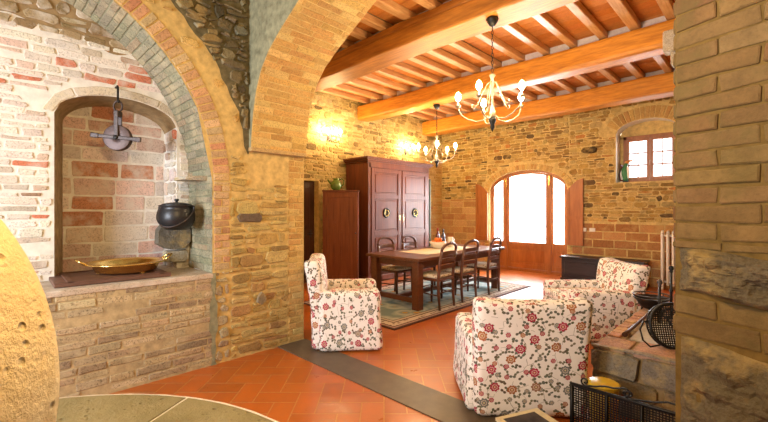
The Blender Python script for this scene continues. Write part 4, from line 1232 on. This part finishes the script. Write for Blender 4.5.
# ---- hearth niche: tray on its board, cauldron, pulley
mb = MB(); mb.box((-.33, -.40, 0), (.33, .40, .028), bev=.004, seg=1)
for y in (-.30, .33): mb.box((-.33, y-.02, .0275), (.33, y+.02, .034), bev=.002, seg=1)
for xx in (-.315, .315): mb.box((xx-.015, -.40, .0275), (xx+.015, .40, .034), bev=.002, seg=1)
o = mb.build('wooden_board', wood('board_wood', (.10, .05, .035), (.19, .10, .075), .5, .3, (30, 4, 30), .1), loc=(-4.14, .80, LEDGE+.004), rotz=-.03)
tag(o, 'dark wooden board lying on the niche ledge under the brass tray', 'board')
t = thing('brass_tray', 'round polished brass tray with two handles on the niche ledge', 'tray', (-4.15, .93, LEDGE+.0385))
mb = MB(); mb.lathe([(0, .018), (.20, .018), (.225, .024), (.248, .075), (.262, .088), (.305, .094), (.318, .090), (.320, .082), (.300, .080), (.268, .074), (.255, .06), (.235, .012), (.20, .004), (0, .004)], n=48); mb.build('dish', BRASS, t)
for s in (-1, 1):
    mb = MB(); mb.tube([(-.06, s*.300, .088), (-.055, s*.345, .115), (-.02, s*.365, .13), (.02, s*.365, .13), (.055, s*.345, .115), (.06, s*.300, .088)], .009, 8); mb.build('handle', BRASS, t)
for k in range(3):
    a = k*2*PI/3+.4; mb = MB(); mb.lathe([(0, -.004), (.02, -.004), (.024, .006)], (.2*cos(a), .2*sin(a), 0), 10); mb.build('foot', BRASS, t)
# cauldron
t = thing('hanging_cauldron', 'black cast iron cauldron hanging in the hearth niche', 'cauldron', (PX, PY, PZ-.065))
mb = MB(); mb.lathe([(0, -.01), (.09, -.004), (.135, .03), (.158, .085), (.160, .13), (.148, .18), (.138, .20), (.148, .216), (.154, .222), (.145, .226), (.13, .21), (0, .20)], n=36); mb.build('pot', CASTIRON, t)
mb = MB(); mb.lathe([(.135, .226), (.12, .238), (.06, .25), (.02, .254)], n=32); mb.lathe([(.012, .25), (.012, .262), (.022, .272), (.018, .285), (0, .288)], n=14); mb.build('lid', CASTIRON, t)
for s in (-1, 1):
    x_, y_ = .716*s, .698*s
    mb = MB(); mb.tube([(x_*.138, y_*.138, .195), (x_*.165, y_*.165, .21), (x_*.165, y_*.165, .175), (x_*.15, y_*.15, .16)], .009, 8); mb.build('lug', CASTIRON, t)
mb = MB()
for k in range(5):
    a = (k % 2)*PI/2
    mb.tube([(.011*cos(q)*cos(a), .011*cos(q)*sin(a), .30+k*.026+.017*sin(q)) for q in [2*PI*j/10 for j in range(10)]], .004, 5, closed=True)
mb.build('chain', WHITEMETAL, t)
P = []
for i in range(17):
    a = PI*i/16; c_, s_ = -cos(a), sin(a)
    P.append((.716*c_*.168+.698*s_*.145, .698*c_*.168-.716*s_*.145, .19-.165*s_))
mb = MB(); mb.tube(P, .006, 7); mb.build('bail_handle', GREYIRON, t)['label'] = 'pale grey bail hanging down in front of the pot'
# pulley
px, py = XB+.09, .875
t = thing('hanging_pulley', 'old iron pulley hanging from a hook at the niche arch', 'pulley', (px, py, 2.10))
vx = Matrix.Rotation(rad(44.3+8), 4, 'Z')
def loc_(p): return vx @ Vector(p)
mb = MB(); mb.M = vx @ Matrix.Rotation(PI/2, 4, 'X')
mb.lathe([(.05, -.020), (.108, -.026), (.115, -.022), (.098, -.004), (.098, .004), (.115, .022), (.108, .026), (.05, .020), (.02, .024), (.02, -.024)], n=36, close=True); mb.build('wheel', simple('pulley_wheel', (.12, .085, .085), .5, .4, .5, .2, .2, 40), t)
mb = MB(); mb.box((-.205, -.040, -.016), (.205, -.028, .016), bev=.006)
for s in (-1, 1): mb.box((s*.175-.035, -.046, -.022), (s*.175+.035, -.024, .022), bev=.008)
mb.v = [tuple(loc_(Matrix.Rotation(rad(5), 4, 'Y') @ Vector(v))) for v in mb.v]; mb.build('crossbar', GREYIRON, t)
mb = MB(); mb.M = vx; mb.box((-.018, -.040, -.02), (.018, -.030, .20), bev=.004); mb.box((-.018, .030, -.02), (.018, .040, .20), bev=.004); mb.box((-.022, -.042, .19), (.022, .042, .245), bev=.01); mb.build('bracket', GREYIRON, t)
mb = MB(); mb.M = vx @ Matrix.Rotation(PI/2, 4, 'X'); mb.lathe([(.0, -.05), (.016, -.05), (.02, -.045), (.02, .045), (.016, .05), (0, .05)], n=12); mb.build('axle', IRON, t)
mb = MB(); mb.M = vx; mb.tube([(.036*cos(q), 0, .285+.048*sin(q)) for q in [2*PI*k/20 for k in range(20)]], .008, 8, closed=True); mb.build('ring', GREYIRON, t)
t2 = thing('wall_hook', 'iron hook above the niche arch carrying the pulley', 'hook', (px, py, 2.10))
mb = MB(); mb.tube([(-.10, 0, .47), (-.02, 0, .475), (0, 0, .46), (0, 0, .35), (.004, 0, .322), (.022, 0, .318), (.030, 0, .338)], .009, 8); mb.build('hook_rod', IRON, t2)

# ---- millstones
mb = MB()
MR, MZ = 1.24, .62
cx, cy = rd(-1.139, .573)
seg = 7; off = rad(44.3)+math.atan2(1.787-.573, -.86+1.139)
for k in range(seg):
    a0, a1 = off+2*PI*k/seg+.008, off+2*PI*(k+1)/seg-.008; n = 14; vs = []; fs = []
    ring = [(.0, .0), (MR, .0), (MR, MZ-.05), (MR-.012, MZ-.015), (MR-.045, MZ), (.0, MZ)]
    for i in range(n+1):
        a = a0+(a1-a0)*i/n
        for (r, z) in ring: vs.append((r*cos(a), r*sin(a), z))
    m_ = len(ring)
    for i in range(n):
        for j in range(m_-1): fs.append((i*m_+j, (i+1)*m_+j, (i+1)*m_+j+1, i*m_+j+1))
    fs.append(tuple(range(m_))); fs.append(tuple(n*m_+j for j in range(m_))[::-1])
    mb.add(vs, fs, 0)
mb.lathe([(0, .01), (MR-.02, .01), (MR-.02, MZ-.006), (0, MZ-.006)], n=48, mi=1)
o = mb.build('bed_millstone', [MILL_BED, PLASTER], loc=(cx, cy, .003)); tag(o, 'round olive coloured bed millstone with pale joints on the floor', 'millstone')
t = MB()
mr = .49
ux_, uy_ = rd(-1.122, .787); vx_, vy_ = rd(-1.12, .50)
prof = [(.09, 0), (mr-.03, 0), (mr-.008, .008), (mr, .03), (mr+.004, .14), (mr, .255), (mr-.008, .278), (mr-.03, .287), (.09, .287)]
t.M = Matrix.Rotation(rad(44.3), 4, 'Z') @ Matrix.Rotation(PI/2, 4, 'X')
t.lathe(prof, n=72, close=True)
rs = random.Random(3)
o = t.build('upright_millstone', MILL_UP, loc=(ux_, uy_, MZ+.003+mr+.005)); tag(o, 'pale yellow upright millstone standing on the bed stone', 'millstone')
# axle of the upright stone
mb = MB(); mb.M = t.M.copy(); mb.lathe([(0, -.06), (.085, -.06), (.085, .34), (0, .34)], n=20); mb.build('axle', TABW, o)

# ---- on and by the hearth
t = thing('brazier_pan', 'wide black iron pan with two rim bands at the far end of the hearth', 'pan', (-.82, 4.55, HZ+.015))
mb = MB(); mb.lathe([(0, .03), (.06, .03), (.095, .05), (.115, .09), (.145, .13), (.15, .132), (.15, .14), (.14, .14), (.105, .095), (.08, .055), (0, .045)], n=36); mb.build('pan_body', IRON, t)
mb = MB(); mb.tube([(.152*cos(q), .152*sin(q), .165) for q in [2*PI*k/36 for k in range(36)]], .006, 6, closed=True); 
for k in range(6):
    a = k*PI/3; mb.tube([(.149*cos(a), .149*sin(a), .136), (.152*cos(a), .152*sin(a), .165)], .004, 5)
mb.build('rim_band', GREYIRON, t)
for k in range(3):
    a = k*2*PI/3+.5; mb = MB(); mb.tube([(.07*cos(a), .07*sin(a), .05), (.11*cos(a), .11*sin(a), .0)], .007, 6); mb.build('leg', IRON, t)
def firedog(x, y, h, lab):
    t = thing('firedog', lab, 'firedog', (x, y, HZ+.016), rad(0), 'firedogs on the hearth')
    mb = MB(); mb.tube([(0, 0, .03), (0, 0, h*.5), (0, 0, h-.03)], [.013, .010, .010], 8)
    mb.lathe([(.010, h*.55), (.018, h*.57), (.010, h*.59)], n=12); mb.build('upright', IRON, t)
    mb = MB(); mb.lathe([(.008, h-.04), (.016, h-.03), (.012, h-.02), (.022, h), (.016, h+.02), (0, h+.026)], n=14); mb.build('finial', IRON if h > .44 else GREYIRON, t)
    for s in (-1, 1):
        mb = MB(); mb.tube([(0, 0, .10), (s*.04, 0, .09), (s*.08, 0, .03), (s*.10, 0, .007)], .009, 8); mb.build('foot', IRON, t)
    mb = MB(); mb.tube([(0, 0, .09), (.25, .0, .09), (.27, .0, .05), (.27, 0, .006)], .010, 8); mb.build('log_bar', IRON, t)
firedog(-.665, 4.02, .37, 'shorter iron firedog with a ball top beside the wide pan')
firedog(-.63, 4.33, .46, 'taller iron firedog with a pointed top in front of the radiator')
# round perforated roasting pan leaning against the pillar side
t = thing('roasting_pan', 'round black perforated roasting pan leaning upright on the hearth', 'roasting pan', (-.47, 3.43, HZ+.022))
Mt = Matrix.Rotation(rad(40), 4, 'Z') @ Matrix.Rotation(rad(-12), 4, 'X')
mb = MB(); mb.M = Mt; rr = .155
mb.tube([(rr*cos(q), 0, rr+rr*sin(q)) for q in [2*PI*k/40 for k in range(40)]], .011, 8, closed=True)
mb.tube([(rr*.98*cos(q), .05, rr+rr*.98*sin(q)) for q in [2*PI*k/40 for k in range(40)]], .006, 6, closed=True); mb.build('rim', IRON, t)
mb = MB(); mb.M = Mt
for i in range(-9, 10):
    a = i*rr/10; e = math.sqrt(rr*rr-a*a)
    mb.tube([(a, .03, rr-e), (a, .045, rr), (a, .03, rr+e)], .0042, 5); mb.tube([(-e, .03, rr+a), (0, .046, rr+a), (e, .03, rr+a)], .0042, 5)
mb.build('mesh_bottom', IRON, t)
mb = MB(); mb.M = Mt; mb.tube([(-rr, 0, rr*1.15), (-.21, -.02, rr*1.2), (-.255, -.05, .13), (-.25, -.06, .06), (-.20, -.05, .015), (-.12, -.02, .025)], .006, 7); mb.build('handle_loop', IRON, t)
# poker
mb = MB(); mb.tube([(0, -.42, .0), (0, -.30, .0), (0, .36, .0), (0, .40, .0)], [.020, .014, .012, .018], 8)
o = mb.build('fire_poker', wood('poker_wood', (.05, .02, .015), (.09, .04, .03), .5, .4, (30, 4, 30)), loc=(-.80, 3.90, HZ+.038)); tag(o, 'dark brown poker lying along the pale slab on the hearth', 'poker')
mb = MB(); mb.tube([(0, .39, 0), (0, .43, .004), (.02, .45, .004)], [.008, .007, .004], 6); mb.build('poker_tip', IRON, o)

# ---- firescreen
FX0, FX1, FY, FH = -.90, .10, 2.63, .345
t = thing('firescreen', 'low black iron firescreen with scrollwork along its top', 'firescreen', (0, 0, .003))
mb = MB(); 
mb.tube([(FX0, FY, 0), (FX0, FY, FH)], .011, 8); mb.tube([(FX1, FY, 0), (FX1, FY, FH)], .011, 8)
mb.tube([(FX0-.008, FY, FH), (FX1+.008, FY, FH)], .010, 8); mb.tube([(FX0, FY, .04), (FX1, FY, .04)], .008, 8)
for x in (-.70, -.52, -.34, -.16): mb.tube([(x, FY, .04), (x, FY, FH)], .006, 6)
mb.build('frame', IRON, t)
mb = MB()
mb.M = Matrix()
for i in range(66):
    x = FX0+.0+(FX1-FX0)*(i+.5)/66; mb.box((x-.0032, FY+.010, .04), (x+.0032, FY+.013, FH-.004))
for i in range(21):
    z = .05+i*.0145; mb.box((FX0, FY+.0135, z-.0032), (FX1, FY+.016, z+.0032))
mb.build('wire_mesh', IRON, t)
def spiral(cx, cz, r0, a0, turns, sgn, n=22):
    P = []
    for i in range(n+1):
        f = i/n; a = a0+sgn*f*turns*2*PI; r = r0*(1-.78*f); P.append((cx+r*cos(a), FY, cz+r*sin(a)))
    return P
mb = MB()
def scroll(x0, x1, z):
    A = spiral(x0, z+.032, .026, -PI/2, 1.15, -1)[::-1]; B = spiral(x1, z+.032, .026, PI/2+.3, 1.1, -1)
    mid = [(x0+.04+(x1-x0-.08)*k/6, FY, z+.010+.028*(k/6)+.012*sin(PI*k/6)) for k in range(1, 6)]
    mb.tube(A+mid+B, .0055, 6)
scroll(-.82, -.60, FH+.004)
A = spiral(-.58, FH+.032, .026, -PI/2, 1.15, -1)[::-1]; B = spiral(-.33, FH+.028, .022, PI/2, 1.1, -1)
mb.tube(A+[(-.53, FY, FH+.018), (-.46, FY, FH+.03), (-.40, FY, FH+.05)]+B, .0055, 6)
A = spiral(-.25, FH+.032, .026, -PI/2, 1.15, -1)[::-1]; B = spiral(-.02, FH+.028, .022, PI/2, 1.1, -1)
mb.tube(A+[(-.20, FY, FH+.018), (-.13, FY, FH+.03), (-.08, FY, FH+.05)]+B, .0055, 6)
mb.build('scrollwork', IRON, t)
for x in (FX0, FX1):
    mb = MB(); mb.tube([(x, FY-.10, .008), (x, FY-.05, .02), (x, FY, .05), (x, FY+.05, .02), (x, FY+.10, .008)], .008, 8); mb.build('foot', IRON, t)
# yellow round tub behind it
t = thing('round_tub', 'yellow round tub behind the firescreen at the foot of the hearth', 'tub', (-.79, 2.90, .003))
mb = MB(); mb.lathe([(0, 0), (.075, 0), (.09, .27), (.095, .275), (.095, .29), (.088, .29), (.083, .27), (.07, .02), (0, .012)], n=36); mb.build('tub_body', YELLOW, t)
mb = MB(); mb.lathe([(.097, .286), (.099, .296), (.085, .304), (.02, .31), (0, .31)], n=36); mb.build('lid', YELLOW, t)
# ---- magazines in a pile
mx_, my_ = rd(.905, 2.47); rz = rad(44.3)+math.atan2(.143, .364)
z = .004
for i in range(6):
    h = R.uniform(.016, .026); wd, dp = R.uniform(.29, .33), R.uniform(.22, .25)
    last = i == 5
    mb = MB(); mb.box((-wd/2, -dp/2, .0015), (wd/2, dp/2, h-.0015), 0); 
    o = mb.build('magazine', PAPER, loc=(mx_+R.uniform(-.008, .008), my_+R.uniform(-.008, .008), z), rotz=rz+R.uniform(-.09, .09)*(not last))
    mb = MB(); mb.box((-wd/2-.003, -dp/2-.003, h-.002), (wd/2+.003, dp/2+.003, h), 0)
    mb.box((-wd/2-.003, -dp/2-.003, 0), (wd/2+.003, dp/2+.003, .002), 0); mb.box((-wd/2-.003, -dp/2-.003, .001), (-wd/2+.002, dp/2+.003, h-.001), 0)
    cv = mb.build('cover', PAPER if last or i % 3 else OLIVE, o)
    if last:
        mb = MB(); mb.box((-wd/2+.03, -dp/2+.02, h-.0005), (wd/2-.05, dp/2-.03, h+.0008)); mb.build('cover_photo', PAPERD, cv)['label'] = 'dark photograph on the cream cover'
    tag(o, 'cream magazine with a dark cover photo, topmost of the pile' if last else 'magazine in the pile behind the back-turned armchair, under the top one', 'magazine', 'magazines piled on the floor')
    z += h+.0012

# ================================================================== LIGHT
wd = bpy.data.worlds.new('World'); sc.world = wd; wd.use_nodes = True
wd.node_tree.nodes['Background'].inputs[0].default_value = (.93, .96, 1, 1)
wd.node_tree.nodes['Background'].inputs[1].default_value = 3.0
def area(name, loc, rot, sx, sy, e, col):
    l = bpy.data.lights.new(name, 'AREA'); l.shape = 'RECTANGLE'; l.size = sx; l.size_y = sy; l.energy = e; l.color = col
    o = bpy.data.objects.new(name, l); COL.objects.link(o); o.location = loc; o.rotation_euler = rot; return o
def point(name, loc, e, col, r=.05):
    l = bpy.data.lights.new(name, 'POINT'); l.energy = e; l.color = col; l.shadow_soft_size = r
    o = bpy.data.objects.new(name, l); COL.objects.link(o); o.location = loc; return o
DAY = (.90, .95, 1.0)
area('daylight_door', (-4.07, YB+.75, 1.5), (rad(-90), 0, 0), 2.6, 2.4, 800, DAY)
area('daylight_window', (-1.65, YB+.9, 2.6), (rad(-90), 0, 0), 1.4, 1.2, 110, DAY)
area('daylight_front', (-2.6, -2.75, 1.7), (rad(90), 0, 0), 1.4, 1.6, 165, DAY)
WARM = (1, .70, .36)
point('lamp_vault', (-.9, .35, 2.45), 105, (1, .67, .29), .12)
# ================================================================== CAMERA
cam = bpy.data.cameras.new('Camera'); co_ = bpy.data.objects.new('Camera', cam); COL.objects.link(co_)
co_.location = (0, 0, 1.45); co_.rotation_euler = (rad(90), 0, rad(44.3))
cam.sensor_width = 36; cam.lens = 395/768*36; cam.shift_y = -1/768; cam.clip_start = .05
sc.camera = co_
vs_ = sc.view_settings
vs_.view_transform = 'Standard'; vs_.look = 'None'; vs_.gamma = 1; vs_.use_curve_mapping = False
vs_.exposure = .45
